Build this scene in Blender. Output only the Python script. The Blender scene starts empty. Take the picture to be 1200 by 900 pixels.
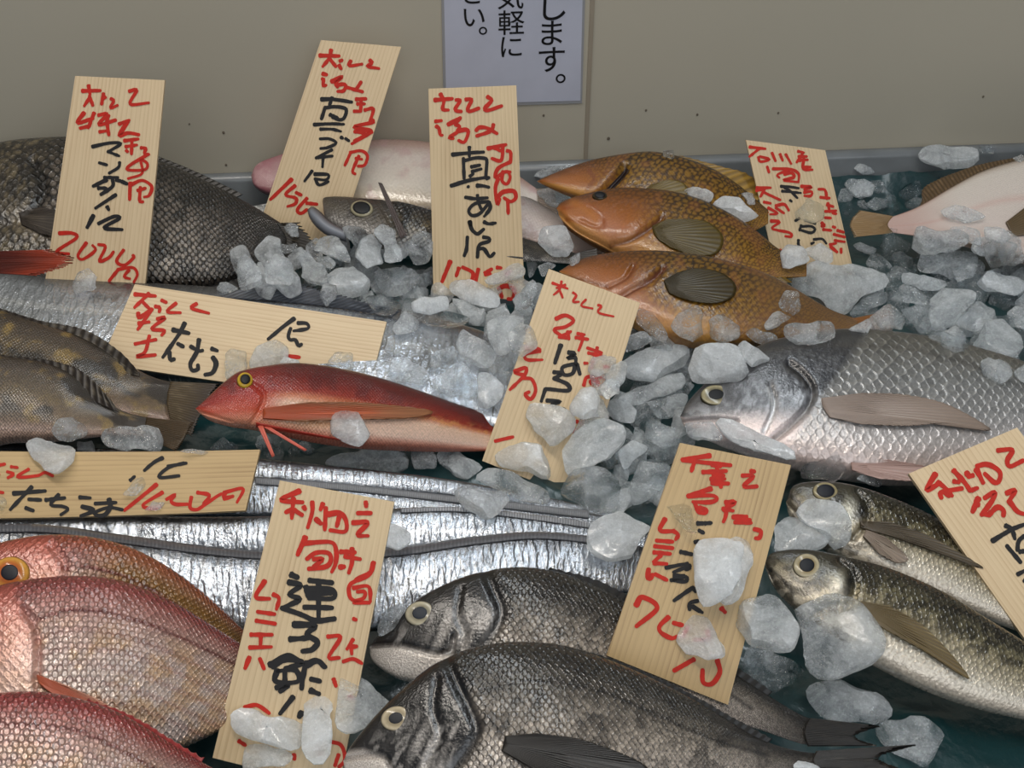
import bpy, math, random
import numpy as np
from mathutils import Vector
from mathutils.bvhtree import BVHTree
rnd = random.Random(7)
RS = np.random.RandomState(11)
SC = bpy.context.scene
COL = SC.collection
# ------------------------------------------------------------------ camera
F_PX = 1450.0
PITCH = math.radians(40)
CAMLOC = np.array([0.0, -math.cos(PITCH), math.sin(PITCH) + 0.03])
FW = np.array([0, math.cos(PITCH), -math.sin(PITCH)])
RT = np.array([1.0, 0, 0])
UP = np.array([0, math.sin(PITCH), math.cos(PITCH)])
cd = bpy.data.cameras.new('camera'); cam = bpy.data.objects.new('camera', cd); COL.objects.link(cam)
cd.sensor_width = 36; cd.lens = F_PX / 1200 * 36; cd.clip_start = 0.02; cd.clip_end = 60
cam.location = CAMLOC; cam.rotation_euler = (math.pi / 2 - PITCH, 0, 0)
SC.camera = cam
# ------------------------------------------------------------------ view, sky, lights
vs = SC.view_settings
vs.view_transform = 'Standard'; vs.look = 'None'; vs.gamma = 1.0; vs.use_curve_mapping = False
vs.exposure = 0.08
W = bpy.data.worlds.new('world'); SC.world = W; W.use_nodes = True
wn = W.node_tree; wn.nodes.clear()
def node(nt, t, ins=None, **props):
    n = nt.nodes.new(t)
    for k, v in props.items(): setattr(n, k, v)
    for k, v in (ins or {}).items():
        s = n.inputs[k]
        if hasattr(v, 'is_linked') or hasattr(v, 'links'): nt.links.new(v, s)
        else: s.default_value = v
    return n
# daylight from the open shop front (behind the camera), dim ceiling above
tc = node(wn, 'ShaderNodeTexCoord')
sx = node(wn, 'ShaderNodeSeparateXYZ', {0: tc.outputs['Generated']})
rr = node(wn, 'ShaderNodeValToRGB')
mp = node(wn, 'ShaderNodeMapRange', {'Value': sx.outputs['Y'], 'From Min': -1.0, 'From Max': 1.0})
wn.links.new(mp.outputs[0], rr.inputs[0])
rr.color_ramp.elements[0].position = 0.0; rr.color_ramp.elements[0].color = (0.62, 0.70, 0.80, 1)
rr.color_ramp.elements[1].position = 0.75; rr.color_ramp.elements[1].color = (0.20, 0.20, 0.20, 1)
bg = node(wn, 'ShaderNodeBackground', {'Color': rr.outputs[0], 'Strength': 0.34})
wo = node(wn, 'ShaderNodeOutputWorld', {'Surface': bg.outputs[0]})
def area(name, loc, target, sx_, sy_, power, color):
    ld = bpy.data.lights.new(name, 'AREA'); ld.shape = 'RECTANGLE'; ld.size = sx_; ld.size_y = sy_
    ld.energy = power; ld.color = color
    o = bpy.data.objects.new(name, ld); COL.objects.link(o); o.location = loc
    d = Vector(target) - Vector(loc); o.rotation_euler = d.to_track_quat('-Z', 'Y').to_euler()
    o['kind'] = 'structure'
    return o
area('shop_strip_light', (-0.25, -0.30, 1.45), (0.0, 0.0, 0.0), 1.5, 0.07, 9.5, (1.0, 0.93, 0.84))
area('shop_strip_light', (0.25, 0.10, 1.50), (0.0, 0.0, 0.0), 1.5, 0.07, 6.5, (0.88, 0.95, 1.0))
area('daylight_opening', (0.5, -2.6, 1.9), (0, 0, 0), 2.6, 1.2, 20.0, (0.90, 0.95, 1.0))
# ------------------------------------------------------------------ helpers: picture rays
def ray(p):
    d = FW + RT * ((p[0] - 600) / F_PX) - UP * ((p[1] - 450) / F_PX)
    return d / np.linalg.norm(d)
def on_plane(p, P0, n):
    d = ray(p); t = np.dot(np.asarray(P0) - CAMLOC, n) / np.dot(d, n)
    return CAMLOC + d * t
def on_z(p, z): return on_plane(p, (0, 0, z), (0, 0, 1.0))
def proj(V):
    q = V - CAMLOC; z = q @ FW
    return 600 + F_PX * (q @ RT) / z, 450 - F_PX * (q @ UP) / z
def nrm(v): v = np.asarray(v, float); return v / np.linalg.norm(v)
def lin(c):
    c = np.asarray(c, float) / 255.0
    return np.where(c <= 0.04045, c / 12.92, ((c + 0.055) / 1.055) ** 2.4)
def cr(P, n):
    """Catmull-Rom through P, n samples evenly by arc length"""
    P = np.asarray(P, float)
    if len(P) == 2: return P[0] + (P[1] - P[0]) * np.linspace(0, 1, n)[:, None]
    Q = np.vstack([2 * P[0] - P[1], P, 2 * P[-1] - P[-2]]); out = []
    for i in range(1, len(Q) - 2):
        t = np.linspace(0, 1, 16, endpoint=False)[:, None]
        a, b, c, d = Q[i - 1], Q[i], Q[i + 1], Q[i + 2]
        out.append(0.5 * (2 * b + (c - a) * t + (2 * a - 5 * b + 4 * c - d) * t ** 2 + (3 * b - a - 3 * c + d) * t ** 3))
    R = np.vstack(out + [P[-1:]])
    L = np.r_[0, np.cumsum(np.linalg.norm(np.diff(R, axis=0), axis=1))]
    u = np.linspace(0, L[-1], n)
    return np.stack([np.interp(u, L, R[:, k]) for k in range(R.shape[1])], 1)
def sstep(a, b, x):
    t = np.clip((x - a) / (b - a), 0, 1); return t * t * (3 - 2 * t)
def vnoise(P, seed=0):
    """value noise 0..1 at points P (N,2 or 3)"""
    P = np.asarray(P, float)
    if P.shape[1] == 2: P = np.c_[P, np.zeros(len(P))]
    i = np.floor(P).astype(np.int64); f = P - i; f = f * f * (3 - 2 * f); r = 0
    for dx in (0, 1):
        for dy in (0, 1):
            for dz in (0, 1):
                h = (i[:, 0] + dx) * 374761393 + (i[:, 1] + dy) * 668265263 + (i[:, 2] + dz) * 2147483647 + seed * 144665
                h = (h ^ (h >> 13)) * 1274126177; h = (h ^ (h >> 16)) & 0xffff
                w = (f[:, 0] if dx else 1 - f[:, 0]) * (f[:, 1] if dy else 1 - f[:, 1]) * (f[:, 2] if dz else 1 - f[:, 2])
                r = r + w * h / 65535.0
    return r
def fbm(P, seed=0, o=3):
    P = np.asarray(P, float); return sum(vnoise(P * 2 ** k, seed + k) / 2 ** k for k in range(o)) / sum(1 / 2 ** k for k in range(o))
# ------------------------------------------------------------------ helpers: objects
ORG = {}
BV = []      # (bvh, centre, radius) of what ice and fins can rest on
def empty(name, loc, label, cat, group=None):
    o = bpy.data.objects.new(name, None); COL.objects.link(o); o.location = loc; o.empty_display_size = 0.02
    o['label'] = label; o['category'] = cat
    if group: o['group'] = group
    ORG[o.name] = np.array(loc, float)
    return o
def mesh(name, V, Fc, mat, parent=None, col=None, aux=None, uv=None, smooth=True, rest=True, label=None, cat=None, group=None, kind=None):
    V = np.asarray(V, float)
    if parent is None:
        o0 = np.array([V[:, 0].mean(), V[:, 1].mean(), V[:, 2].min()])
    else: o0 = ORG[parent.name]
    me = bpy.data.meshes.new(name)
    me.from_pydata((V - o0).tolist(), [], [tuple(f) for f in Fc])
    if smooth: me.polygons.foreach_set('use_smooth', [True] * len(me.polygons))
    for nm, arr in (('Col', col), ('Aux', aux)):
        if arr is not None:
            a = me.color_attributes.new(nm, 'FLOAT_COLOR', 'POINT')
            arr = np.asarray(arr, float)
            if arr.ndim == 1: arr = np.tile(arr, (len(V), 1))
            a.data.foreach_set('color', np.c_[arr[:, :3], np.ones(len(V))].astype(np.float32).ravel())
    if uv is not None:
        u = me.uv_layers.new(name='UVMap')
        li = np.empty(len(me.loops), np.int32); me.loops.foreach_get('vertex_index', li)
        u.data.foreach_set('uv', np.asarray(uv, np.float32)[li].ravel())
    if mat: me.materials.append(mat)
    o = bpy.data.objects.new(name, me); COL.objects.link(o)
    ORG[o.name] = o0
    if parent is None: o.location = o0
    else: o.parent = parent
    for k, v in (('label', label), ('category', cat), ('group', group), ('kind', kind)):
        if v: o[k] = v
    if rest:
        c = V.mean(0)
        BV.append((BVHTree.FromPolygons(V.tolist(), [tuple(f) for f in Fc]), c, np.linalg.norm(V - c, axis=1).max()))
    return o
def cast(p, only=None):
    """first surface met by the ray of picture point p"""
    d = ray(p); best = None
    for b, c, r in (only or BV):
        q = c - CAMLOC
        if np.linalg.norm(q - d * np.dot(q, d)) > r: continue
        h = b.ray_cast(Vector(CAMLOC), Vector(d))
        if h[0] is not None and (best is None or h[3] < best[1]): best = (np.array(h[0]), h[3], np.array(h[1]))
    return best
def grid_faces(nu, nv, cu=False):
    f = []
    for i in range(nu - 1):
        for j in range(nv if cu else nv - 1):
            k = (j + 1) % nv
            f.append((i * nv + j, i * nv + k, (i + 1) * nv + k, (i + 1) * nv + j))
    return f
# ------------------------------------------------------------------ materials
def newmat(name):
    m = bpy.data.materials.new(name); m.use_nodes = True; nt = m.node_tree; nt.nodes.clear()
    return m, nt
def finish(nt, bsdf): node(nt, 'ShaderNodeOutputMaterial', {'Surface': bsdf.outputs[0]})
def math_(nt, op, a, b=0.0, c=0.0): return node(nt, 'ShaderNodeMath', {0: a, 1: b, 2: c}, operation=op).outputs[0]
def plain(name, rgb, rough=0.5, metal=0.0, var=0.0, scale=20, bump=0.0, coat=0.0, dark=None):
    m, nt = newmat(name)
    c = (*lin(rgb), 1)
    tcn = node(nt, 'ShaderNodeTexCoord')
    nz = node(nt, 'ShaderNodeTexNoise', {'Vector': tcn.outputs['Object'], 'Scale': scale, 'Detail': 6})
    mx = node(nt, 'ShaderNodeMixRGB', {0: nz.outputs[0], 1: c, 2: (*lin(dark if dark else np.array(rgb) * (1 - var)), 1)})
    b = node(nt, 'ShaderNodeBsdfPrincipled', {'Base Color': mx.outputs[0], 'Roughness': rough, 'Metallic': metal, 'Coat Weight': coat, 'Coat Roughness': 0.1})
    if bump:
        bp = node(nt, 'ShaderNodeBump', {'Height': nz.outputs[0], 'Strength': bump, 'Distance': 0.004}); nt.links.new(bp.outputs[0], b.inputs['Normal']); nt.links.new(bp.outputs[0], b.inputs['Coat Normal'])
    finish(nt, b); return m
def fishmat(name, fu=160, fv=160, edge=0.5, mid=1.15, bump=0.5, rough=0.32, coat=0.5, jitter=0.2, wr=0.25, spark=0.3, saw=1.0, dirn=0.0, wet=0.5, spec=0.5):
    """wet fish skin: vertex colours, a lattice of scales in body coordinates, gloss. Aux = metal, scale strength, roughness"""
    m, nt = newmat(name)
    uvn = node(nt, 'ShaderNodeUVMap', uv_map='UVMap')
    mpn = node(nt, 'ShaderNodeMapping', {'Vector': uvn.outputs[0], 'Scale': (fu, fv, 1)})
    rot = node(nt, 'ShaderNodeMapping', {'Vector': mpn.outputs[0], 'Rotation': (0, 0, math.pi / 4)})
    vo = node(nt, 'ShaderNodeTexVoronoi', {'Vector': rot.outputs[0], 'Scale': 1.0, 'Randomness': jitter}, voronoi_dimensions='2D')
    df = node(nt, 'ShaderNodeVectorMath', {0: rot.outputs[0], 1: vo.outputs['Position']}, operation='SUBTRACT')
    dt = node(nt, 'ShaderNodeVectorMath', {0: df.outputs[0], 1: (0.7071, 0.7071, 0)}, operation='DOT_PRODUCT')
    sawt = math_(nt, 'MULTIPLY_ADD', dt.outputs['Value'], saw, 0.5)
    ed = node(nt, 'ShaderNodeMapRange', {'Value': vo.outputs['Distance'], 'From Min': 0.30, 'From Max': 0.62}, interpolation_type='SMOOTHSTEP').outputs[0]
    if dirn:
        dd_ = node(nt, 'ShaderNodeMapRange', {'Value': dt.outputs['Value'], 'From Min': -0.05, 'From Max': 0.35, 'To Min': 1 - dirn, 'To Max': 1.0}).outputs[0]
        edc = math_(nt, 'MULTIPLY', ed, dd_)
    else: edc = ed
    ca = node(nt, 'ShaderNodeVertexColor', layer_name='Col')
    ax = node(nt, 'ShaderNodeVertexColor', layer_name='Aux')
    sp = node(nt, 'ShaderNodeSeparateColor', {0: ax.outputs[0]})
    fac = node(nt, 'ShaderNodeMapRange', {'Value': edc, 'To Min': mid, 'To Max': edge}).outputs[0]
    cell = node(nt, 'ShaderNodeSeparateColor', {0: vo.outputs['Color']}).outputs[0]
    cellm = math_(nt, 'MULTIPLY_ADD', cell, spark, 1 - spark / 2)
    fac2 = math_(nt, 'MULTIPLY', fac, cellm)
    fac3 = math_(nt, 'MULTIPLY_ADD', math_(nt, 'SUBTRACT', fac2, 1.0), sp.outputs[1], 1.0)
    nz = node(nt, 'ShaderNodeTexNoise', {'Vector': uvn.outputs[0], 'Scale': 420, 'Detail': 4})
    nzf = node(nt, 'ShaderNodeMapRange', {'Value': nz.outputs[0], 'From Min': 0.3, 'From Max': 0.7, 'To Min': 1 - wr, 'To Max': 1 + wr}).outputs[0]
    allf = math_(nt, 'MULTIPLY', fac3, nzf)
    cm = node(nt, 'ShaderNodeVectorMath', {0: ca.outputs[0], 'Scale': allf}, operation='SCALE')
    hh = math_(nt, 'MULTIPLY', math_(nt, 'SUBTRACT', sawt, ed), sp.outputs[1])
    hh = math_(nt, 'MULTIPLY_ADD', nz.outputs[0], 0.45, hh)
    nw = node(nt, 'ShaderNodeTexNoise', {'Vector': uvn.outputs[0], 'Scale': 95, 'Detail': 3, 'Distortion': 0.8})
    hh = math_(nt, 'MULTIPLY_ADD', nw.outputs[0], wet, hh)
    bp = node(nt, 'ShaderNodeBump', {'Height': hh, 'Strength': bump, 'Distance': 0.0022})
    bp2 = node(nt, 'ShaderNodeBump', {'Height': hh, 'Strength': bump * 0.45, 'Distance': 0.002})
    b = node(nt, 'ShaderNodeBsdfPrincipled', {'Base Color': cm.outputs[0], 'Roughness': sp.outputs[2], 'Metallic': sp.outputs[0],
             'Coat Weight': coat, 'Coat Roughness': 0.09, 'Normal': bp.outputs[0], 'Coat Normal': bp2.outputs[0], 'Specular IOR Level': spec})
    finish(nt, b); return m
def finmat(name, rough=0.4, trans=0.0):
    m, nt = newmat(name)
    ca = node(nt, 'ShaderNodeVertexColor', layer_name='Col')
    b = node(nt, 'ShaderNodeBsdfPrincipled', {'Base Color': ca.outputs[0], 'Roughness': rough, 'Coat Weight': 0.15, 'Coat Roughness': 0.2, 'Specular IOR Level': 0.3})
    finish(nt, b); return m
def icemat(name, frost, tint=(0.93, 0.96, 0.98)):
    """translucent ice: clear body, cloudy white inclusions, finely pitted skin"""
    m, nt = newmat(name)
    tcn = node(nt, 'ShaderNodeTexCoord')
    oi = node(nt, 'ShaderNodeObjectInfo')
    off = node(nt, 'ShaderNodeVectorMath', {0: tcn.outputs['Object'], 1: oi.outputs['Random']}, operation='ADD')
    n1 = node(nt, 'ShaderNodeTexNoise', {'Vector': off.outputs[0], 'Scale': 45, 'Detail': 5, 'Roughness': 0.65, 'Distortion': 0.6})
    n2 = node(nt, 'ShaderNodeTexNoise', {'Vector': off.outputs[0], 'Scale': 520, 'Detail': 3, 'Roughness': 0.7})
    n4 = node(nt, 'ShaderNodeTexNoise', {'Vector': off.outputs[0], 'Scale': 130, 'Detail': 3, 'Roughness': 0.6})
    per = math_(nt, 'MULTIPLY_ADD', oi.outputs['Random'], 0.34, -0.17)
    fr = node(nt, 'ShaderNodeMapRange', {'Value': n1.outputs[0], 'From Min': 0.33, 'From Max': 0.67, 'To Min': max(0, frost - 0.3), 'To Max': frost + 0.22}).outputs[0]
    sp = node(nt, 'ShaderNodeMapRange', {'Value': n2.outputs[0], 'From Min': 0.5, 'From Max': 0.75, 'To Min': -0.04, 'To Max': 0.24}).outputs[0]
    fr = node(nt, 'ShaderNodeClamp', {0: math_(nt, 'ADD', math_(nt, 'ADD', fr, sp), per)}).outputs[0]
    hgt = math_(nt, 'MULTIPLY_ADD', n2.outputs[0], 0.10, math_(nt, 'MULTIPLY_ADD', n4.outputs[0], 0.5, n1.outputs[0]))
    bp = node(nt, 'ShaderNodeBump', {'Height': hgt, 'Strength': 0.45, 'Distance': 0.005})
    gl = node(nt, 'ShaderNodeBsdfPrincipled', {'Base Color': (*tint, 1), 'Roughness': 0.06, 'IOR': 1.28, 'Transmission Weight': 1.0, 'Normal': bp.outputs[0]})
    tr = node(nt, 'ShaderNodeBsdfTransparent', {'Color': (0.95, 0.97, 0.98, 1)})
    m1 = node(nt, 'ShaderNodeMixShader', {0: 0.5, 1: gl.outputs[0], 2: tr.outputs[0]})
    di = node(nt, 'ShaderNodeBsdfPrincipled', {'Base Color': (0.93, 0.96, 0.98, 1), 'Roughness': 0.2, 'Normal': bp.outputs[0], 'Coat Weight': 0.8, 'Coat Roughness': 0.06})
    tl = node(nt, 'ShaderNodeBsdfTranslucent', {'Color': (0.97, 0.985, 0.99, 1)})
    m2 = node(nt, 'ShaderNodeMixShader', {0: 0.5, 1: di.outputs[0], 2: tl.outputs[0]})
    m3 = node(nt, 'ShaderNodeMixShader', {0: fr, 1: m1.outputs[0], 2: m2.outputs[0]})
    finish(nt, m3); return m
def woodmat(name, a, b_, seed, lines=26, amp=0.55):
    m, nt = newmat(name)
    uvn = node(nt, 'ShaderNodeUVMap', uv_map='UVMap')
    off = node(nt, 'ShaderNodeVectorMath', {0: uvn.outputs[0], 1: (seed * 0.37, seed * 0.11, 0)}, operation='ADD')
    n0 = node(nt, 'ShaderNodeTexNoise', {'Vector': node(nt, 'ShaderNodeMapping', {'Vector': off.outputs[0], 'Scale': (30, 4, 1)}).outputs[0], 'Scale': 1.0, 'Detail': 2})
    n1 = node(nt, 'ShaderNodeTexNoise', {'Vector': node(nt, 'ShaderNodeMapping', {'Vector': off.outputs[0], 'Scale': (900, 16, 1)}).outputs[0], 'Scale': 1.0, 'Detail': 2})
    sx_ = node(nt, 'ShaderNodeSeparateXYZ', {0: off.outputs[0]})
    ph = math_(nt, 'MULTIPLY_ADD', n0.outputs[0], 0.011, sx_.outputs[0])
    ring = math_(nt, 'FRACT', math_(nt, 'MULTIPLY', ph, lines / 0.09))       # late wood: soft rise, sharp edge
    ring = math_(nt, 'POWER', ring, 3.0)
    n3 = node(nt, 'ShaderNodeTexNoise', {'Vector': node(nt, 'ShaderNodeMapping', {'Vector': off.outputs[0], 'Scale': (60, 12, 1)}).outputs[0], 'Scale': 1.0, 'Detail': 4})
    ramp3 = node(nt, 'ShaderNodeMapRange', {'Value': n3.outputs[0], 'From Min': 0.35, 'From Max': 0.7, 'To Min': 0.25, 'To Max': 1.0}).outputs[0]
    t = math_(nt, 'MULTIPLY', math_(nt, 'MULTIPLY', ring, ramp3), amp)
    t = math_(nt, 'MULTIPLY_ADD', n1.outputs[0], 0.4, t)
    t = math_(nt, 'MULTIPLY_ADD', n3.outputs[0], 0.3, math_(nt, 'SUBTRACT', t, 0.3))
    mx = node(nt, 'ShaderNodeMixRGB', {0: t, 1: (*lin(a), 1), 2: (*lin(b_), 1)})
    mx.use_clamp = True
    bp = node(nt, 'ShaderNodeBump', {'Height': t, 'Strength': 0.15, 'Distance': 0.001})
    b = node(nt, 'ShaderNodeBsdfPrincipled', {'Base Color': mx.outputs[0], 'Roughness': 0.5, 'Coat Weight': 0.12, 'Coat Roughness': 0.3, 'Normal': bp.outputs[0]})
    finish(nt, b); return m
# ------------------------------------------------------------------ the setting
A_ = on_z((215, 202), 0.04); B_ = on_z((1200, 165), 0.04)
WE = nrm(B_ - A_); WE[2] = 0; WE = nrm(WE)
WN = np.array([WE[1], -WE[0], 0.0])          # from the wall towards the viewer
WP = A_.copy(); WP[2] = 0
def wpt(u, d, z): return WP + WE * u + WN * d + np.array([0, 0, z])
def wu(p, d=0.0):
    q = on_plane(p, WP + WN * d, WN); return np.dot(q - WP, WE), q[2]
def wbox(name, u0, u1, d0, d1, z0, z1, mat, **k):
    V = [wpt(u, d, z) for u in (u0, u1) for d in (d0, d1) for z in (z0, z1)]
    Fc = [(0, 1, 3, 2), (4, 6, 7, 5), (0, 4, 5, 1), (2, 3, 7, 6), (0, 2, 6, 4), (1, 5, 7, 3)]
    return mesh(name, V, Fc, mat, smooth=False, **k)
M_wall = plain('wall_panel_paint', (186, 178, 160), rough=0.42, var=0.06, scale=3.0)
M_seam = plain('wall_seam_paint', (158, 146, 128), rough=0.5, var=0.1)
M_rim = plain('grey_tray_metal', (122, 126, 128), rough=0.35, var=0.25, scale=30, bump=0.1, coat=0.3)
wbox('wall_back', -0.9, 2.0, -0.06, 0.0, -0.86, 0.95, M_wall, kind='structure', rest=False)
us, _ = wu((691, 90))
wbox('trim_1', us - 0.0025, us + 0.0015, 0.0, 0.0014, 0.0, 0.95, M_seam, kind='structure', rest=False)
# small specks on the wall
def speck(p, r, mat):
    u, z = wu(p)
    V = [wpt(u + r * math.cos(a) * 1.0, 0.0006, z + r * 1.2 * math.sin(a)) for a in np.linspace(0, 2 * math.pi, 10, endpoint=False)] + [wpt(u, 0.0012, z)]
    return mesh('wall_speck', V, [(i, (i + 1) % 10, 10) for i in range(10)], mat, rest=False, kind='structure')
M_speck = plain('dark_speck', (104, 94, 80), rough=0.7)
for p, r in (((262, 155), .0013), ((713, 162), .0016), ((757, 129), .0012), ((817, 134), .0012), ((265, 193), .0012), ((222, 145), .0009), ((1152, 113), .0012), ((912, 132), .001), ((637, 135), .0012)):
    speck(p, r, M_speck)
M_floor = plain('grey_concrete', (120, 118, 114), rough=0.7, var=0.2, scale=6)
wbox('floor', -0.9, 2.0, -0.06, 2.2, -0.92, -0.86, M_floor, kind='structure', rest=False)
# the stand that carries the tray: top board and four legs
M_stand = plain('painted_steel', (150, 152, 154), rough=0.4, var=0.1)
stand = empty('display_stand', tuple(wpt(0.5, 0.6, -0.86)), 'grey steel stand carrying the display tray along the back wall', 'stand')
def sbox(name, u0, u1, d0, d1, z0, z1):
    V = [wpt(u, d, z) for u in (u0, u1) for d in (d0, d1) for z in (z0, z1)]
    mesh(name, V, [(0, 1, 3, 2), (4, 6, 7, 5), (0, 4, 5, 1), (2, 3, 7, 6), (0, 2, 6, 4), (1, 5, 7, 3)], M_stand, stand, smooth=False, rest=False)
sbox('stand_top', -0.6, 1.6, 0.003, 1.25, -0.065, -0.0352)
for u in (-0.55, 1.5):
    for d in (0.02, 1.18): sbox('leg', u, u + 0.05, d, d + 0.05, -0.86, -0.065)
# the display tray: base and grey rear rim
tray = empty('display_tray', tuple(wpt(0.45, 0.4, -0.035)), 'grey metal display tray with a raised rim along the back wall', 'tray')
def bx(V0, V1):
    V = [(x, y, z) for x in (V0[0], V1[0]) for y in (V0[1], V1[1]) for z in (V0[2], V1[2])]
    return V, [(0, 1, 3, 2), (4, 6, 7, 5), (0, 4, 5, 1), (2, 3, 7, 6), (0, 2, 6, 4), (1, 5, 7, 3)]
def rim_mesh():
    prof = [(0.0, -0.03), (0.0, 0.037), (0.003, 0.040), (0.010, 0.039), (0.013, 0.034), (0.018, -0.03)]
    us_ = np.linspace(-0.6, 1.6, 60); V = []
    for u in us_:
        for d, z in prof: V.append(wpt(u, d + 0.0012, z))
    return V, grid_faces(len(us_), len(prof))
V, Fc = rim_mesh(); mesh('rear_rim', V, Fc, M_rim, tray, rest=True)
V = [wpt(u, d, z) for u in (-0.6, 1.6) for d in (0.002, 1.25) for z in (-0.035, -0.012)]
mesh('tray_base', V, [(0, 1, 3, 2), (4, 6, 7, 5), (0, 4, 5, 1), (2, 3, 7, 6), (0, 2, 6, 4), (1, 5, 7, 3)], M_rim, tray, smooth=False)
# green plastic sheet, crinkled
M_sheet = plain('teal_plastic_sheet', (24, 62, 65), rough=0.3, var=0.35, scale=45, bump=0.55, coat=0.4)
nu, nv = 330, 200
U = np.linspace(-0.55, 1.55, nu); D = np.linspace(0.0195, 1.2, nv)
uu, dd = np.meshgrid(U, D, indexing='ij'); P = np.c_[uu.ravel(), dd.ravel()]
z = 0.010 * (fbm(P * 9, 3, 4) - 0.5) + 0.030 * (0.10 - np.minimum(np.abs(fbm(P * 13 + 4, 8, 3) - 0.5), 0.10)) ** 1.0 * 1.6 - 0.004
z += 0.022 * np.exp(-((P[:, 1] - 0.0195) / 0.012) ** 2) * (0.4 + 0.6 * vnoise(np.c_[P[:, 0] * 6, P[:, 1] * 0], 5))
V = WP + P[:, :1] * WE + P[:, 1:] * WN; V[:, 2] = z
mesh('plastic_sheet', V, grid_faces(nu, nv), M_sheet, label='dark teal crinkled plastic sheet lining the tray under the fish and ice', cat='sheet')
# laminated notice on the wall
M_paper = plain('laminated_paper', (196, 198, 212), rough=0.25, var=0.10, scale=25, coat=0.6)
M_lam = plain('laminate_edge', (150, 150, 152), rough=0.2, coat=0.6)
M_print = plain('black_print', (14, 14, 16), rough=0.4)
def wquad(name, pts, d0, d1, mat, parent, **k):
    uz = [wu(p, d1) for p in pts]; n = len(pts)
    V = [wpt(u, d1, z) for u, z in uz] + [wpt(u, d0, z) for u, z in uz]
    Fc = [tuple(range(n))] + [(i, n + i, n + (i + 1) % n, (i + 1) % n) for i in range(n)]
    return mesh(name, V, Fc, mat, parent, smooth=False, rest=False, **k)
u0, z0_ = wu((600, 122))
notice = empty('wall_notice', tuple(wpt(u0, 0.0005, z0_)), 'white laminated paper notice with large black printed Japanese text on the wall', 'notice')
wquad('laminate', [(514, -150), (690, -150), (682, 121), (520, 126)], 0.0004, 0.0012, M_lam, notice)
wquad('paper', [(517, -147), (686, -147), (680, 118), (523, 122)], 0.0012, 0.0016, M_paper, notice)
def print_text(ch, cx, cy, size_px):
    """a printed character lying on the notice, centre at picture point"""
    u, zc = wu((cx, cy), 0.0018)
    s = size_px / F_PX * np.linalg.norm(wpt(u, 0, zc) - CAMLOC)
    cu = bpy.data.curves.new('tmp', 'FONT'); cu.body = ch; cu.size = 1.0; cu.align_x = 'CENTER'; cu.extrude = 0.0; cu.offset = 0.004
    t = bpy.data.objects.new('tmp', cu); COL.objects.link(t)
    dg = bpy.context.evaluated_depsgraph_get(); me = t.evaluated_get(dg).to_mesh()
    V = np.array([v.co[:] for v in me.vertices]) if len(me.vertices) else np.zeros((0, 3))
    Fc = [tuple(p.vertices) for p in me.polygons]
    t.to_mesh_clear() if hasattr(t, 'to_mesh_clear') else None
    bpy.data.objects.remove(t); bpy.data.curves.remove(cu)
    if not len(V): return [], []
    c = np.array([0.0, 0.36, 0])
    if len(ch) == 1 and ch in '。': c = np.array([(V[:, 0].min() + V[:, 0].max()) / 2, (V[:, 1].min() + V[:, 1].max()) / 2, 0])
    V = V - c
    return [wpt(u + v[0] * s, 0.0019, zc + v[1] * s) for v in V], Fc
VV, FF = [], []
for ch, x, y, s in (('お', 646, -92, 44), ('願', 646, -58, 44), ('い', 646, -22, 44), ('し', 647, 8, 38), ('ま', 646, 39, 34), ('す', 646, 70, 35), ('。', 657, 92, 36),
                    ('お', 598, -56, 38), ('気', 598, -4, 32), ('軽', 599, 27, 31), ('に', 599, 55, 30), ('だ', 554, -44, 36), ('さ', 554, -8, 30), ('い', 555, 20, 29), ('。', 566, 36, 30)):
    V, Fc = print_text(ch, x, y, s); b0 = len(VV)
    VV += V; FF += [tuple(i + b0 for i in f) for f in Fc]
if VV: mesh('printed_text', VV, FF, M_print, notice, smooth=False, rest=False)
# ------------------------------------------------------------------ fish
class Ctx: pass
def dpoly(c, pts, closed=False):
    """picture distance of every vertex to a polyline"""
    pts = np.asarray(pts, float); d = np.full(len(c.X), 1e9)
    if closed: pts = np.vstack([pts, pts[:1]])
    for (x0, y0), (x1, y1) in zip(pts[:-1], pts[1:]):
        vx, vy = x1 - x0, y1 - y0; L = vx * vx + vy * vy + 1e-9
        t = np.clip(((c.X - x0) * vx + (c.Y - y0) * vy) / L, 0, 1)
        d = np.minimum(d, np.hypot(c.X - x0 - t * vx, c.Y - y0 - t * vy))
    return d
def line(c, pts, w, smooth=True):
    if smooth and len(pts) > 2: pts = cr(pts, 4 * len(pts))
    return np.exp(-(dpoly(c, pts) / w) ** 2)
def poly(c, pts, soft=3.0):
    """soft mask of a polygon in picture points"""
    P = np.asarray(pts, float); ins = np.zeros(len(c.X), bool); n = len(P)
    for i in range(n):
        x0, y0 = P[i]; x1, y1 = P[(i + 1) % n]
        if y0 == y1: continue
        ins ^= ((y0 > c.Y) != (y1 > c.Y)) & (c.X < (x1 - x0) * (c.Y - y0) / (y1 - y0) + x0)
    d = dpoly(c, P, True); return sstep(-soft, soft, np.where(ins, d, -d))
def blob(c, x, y, rx, ry=None, ang=0.0):
    ry = ry or rx; a = math.radians(ang); dx, dy = c.X - x, c.Y - y
    u = dx * math.cos(a) + dy * math.sin(a); v = -dx * math.sin(a) + dy * math.cos(a)
    return np.exp(-((u / rx) ** 2 + (v / ry) ** 2))
def mix(a, b, m): return a + (np.asarray(b) - a) * np.clip(m, 0, 1)[:, None]
def grad(x, stops):
    xs = [s[0] for s in stops]; C = np.array([lin(s[1]) for s in stops])
    return np.stack([np.interp(x, xs, C[:, k]) for k in range(3)], 1)
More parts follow.
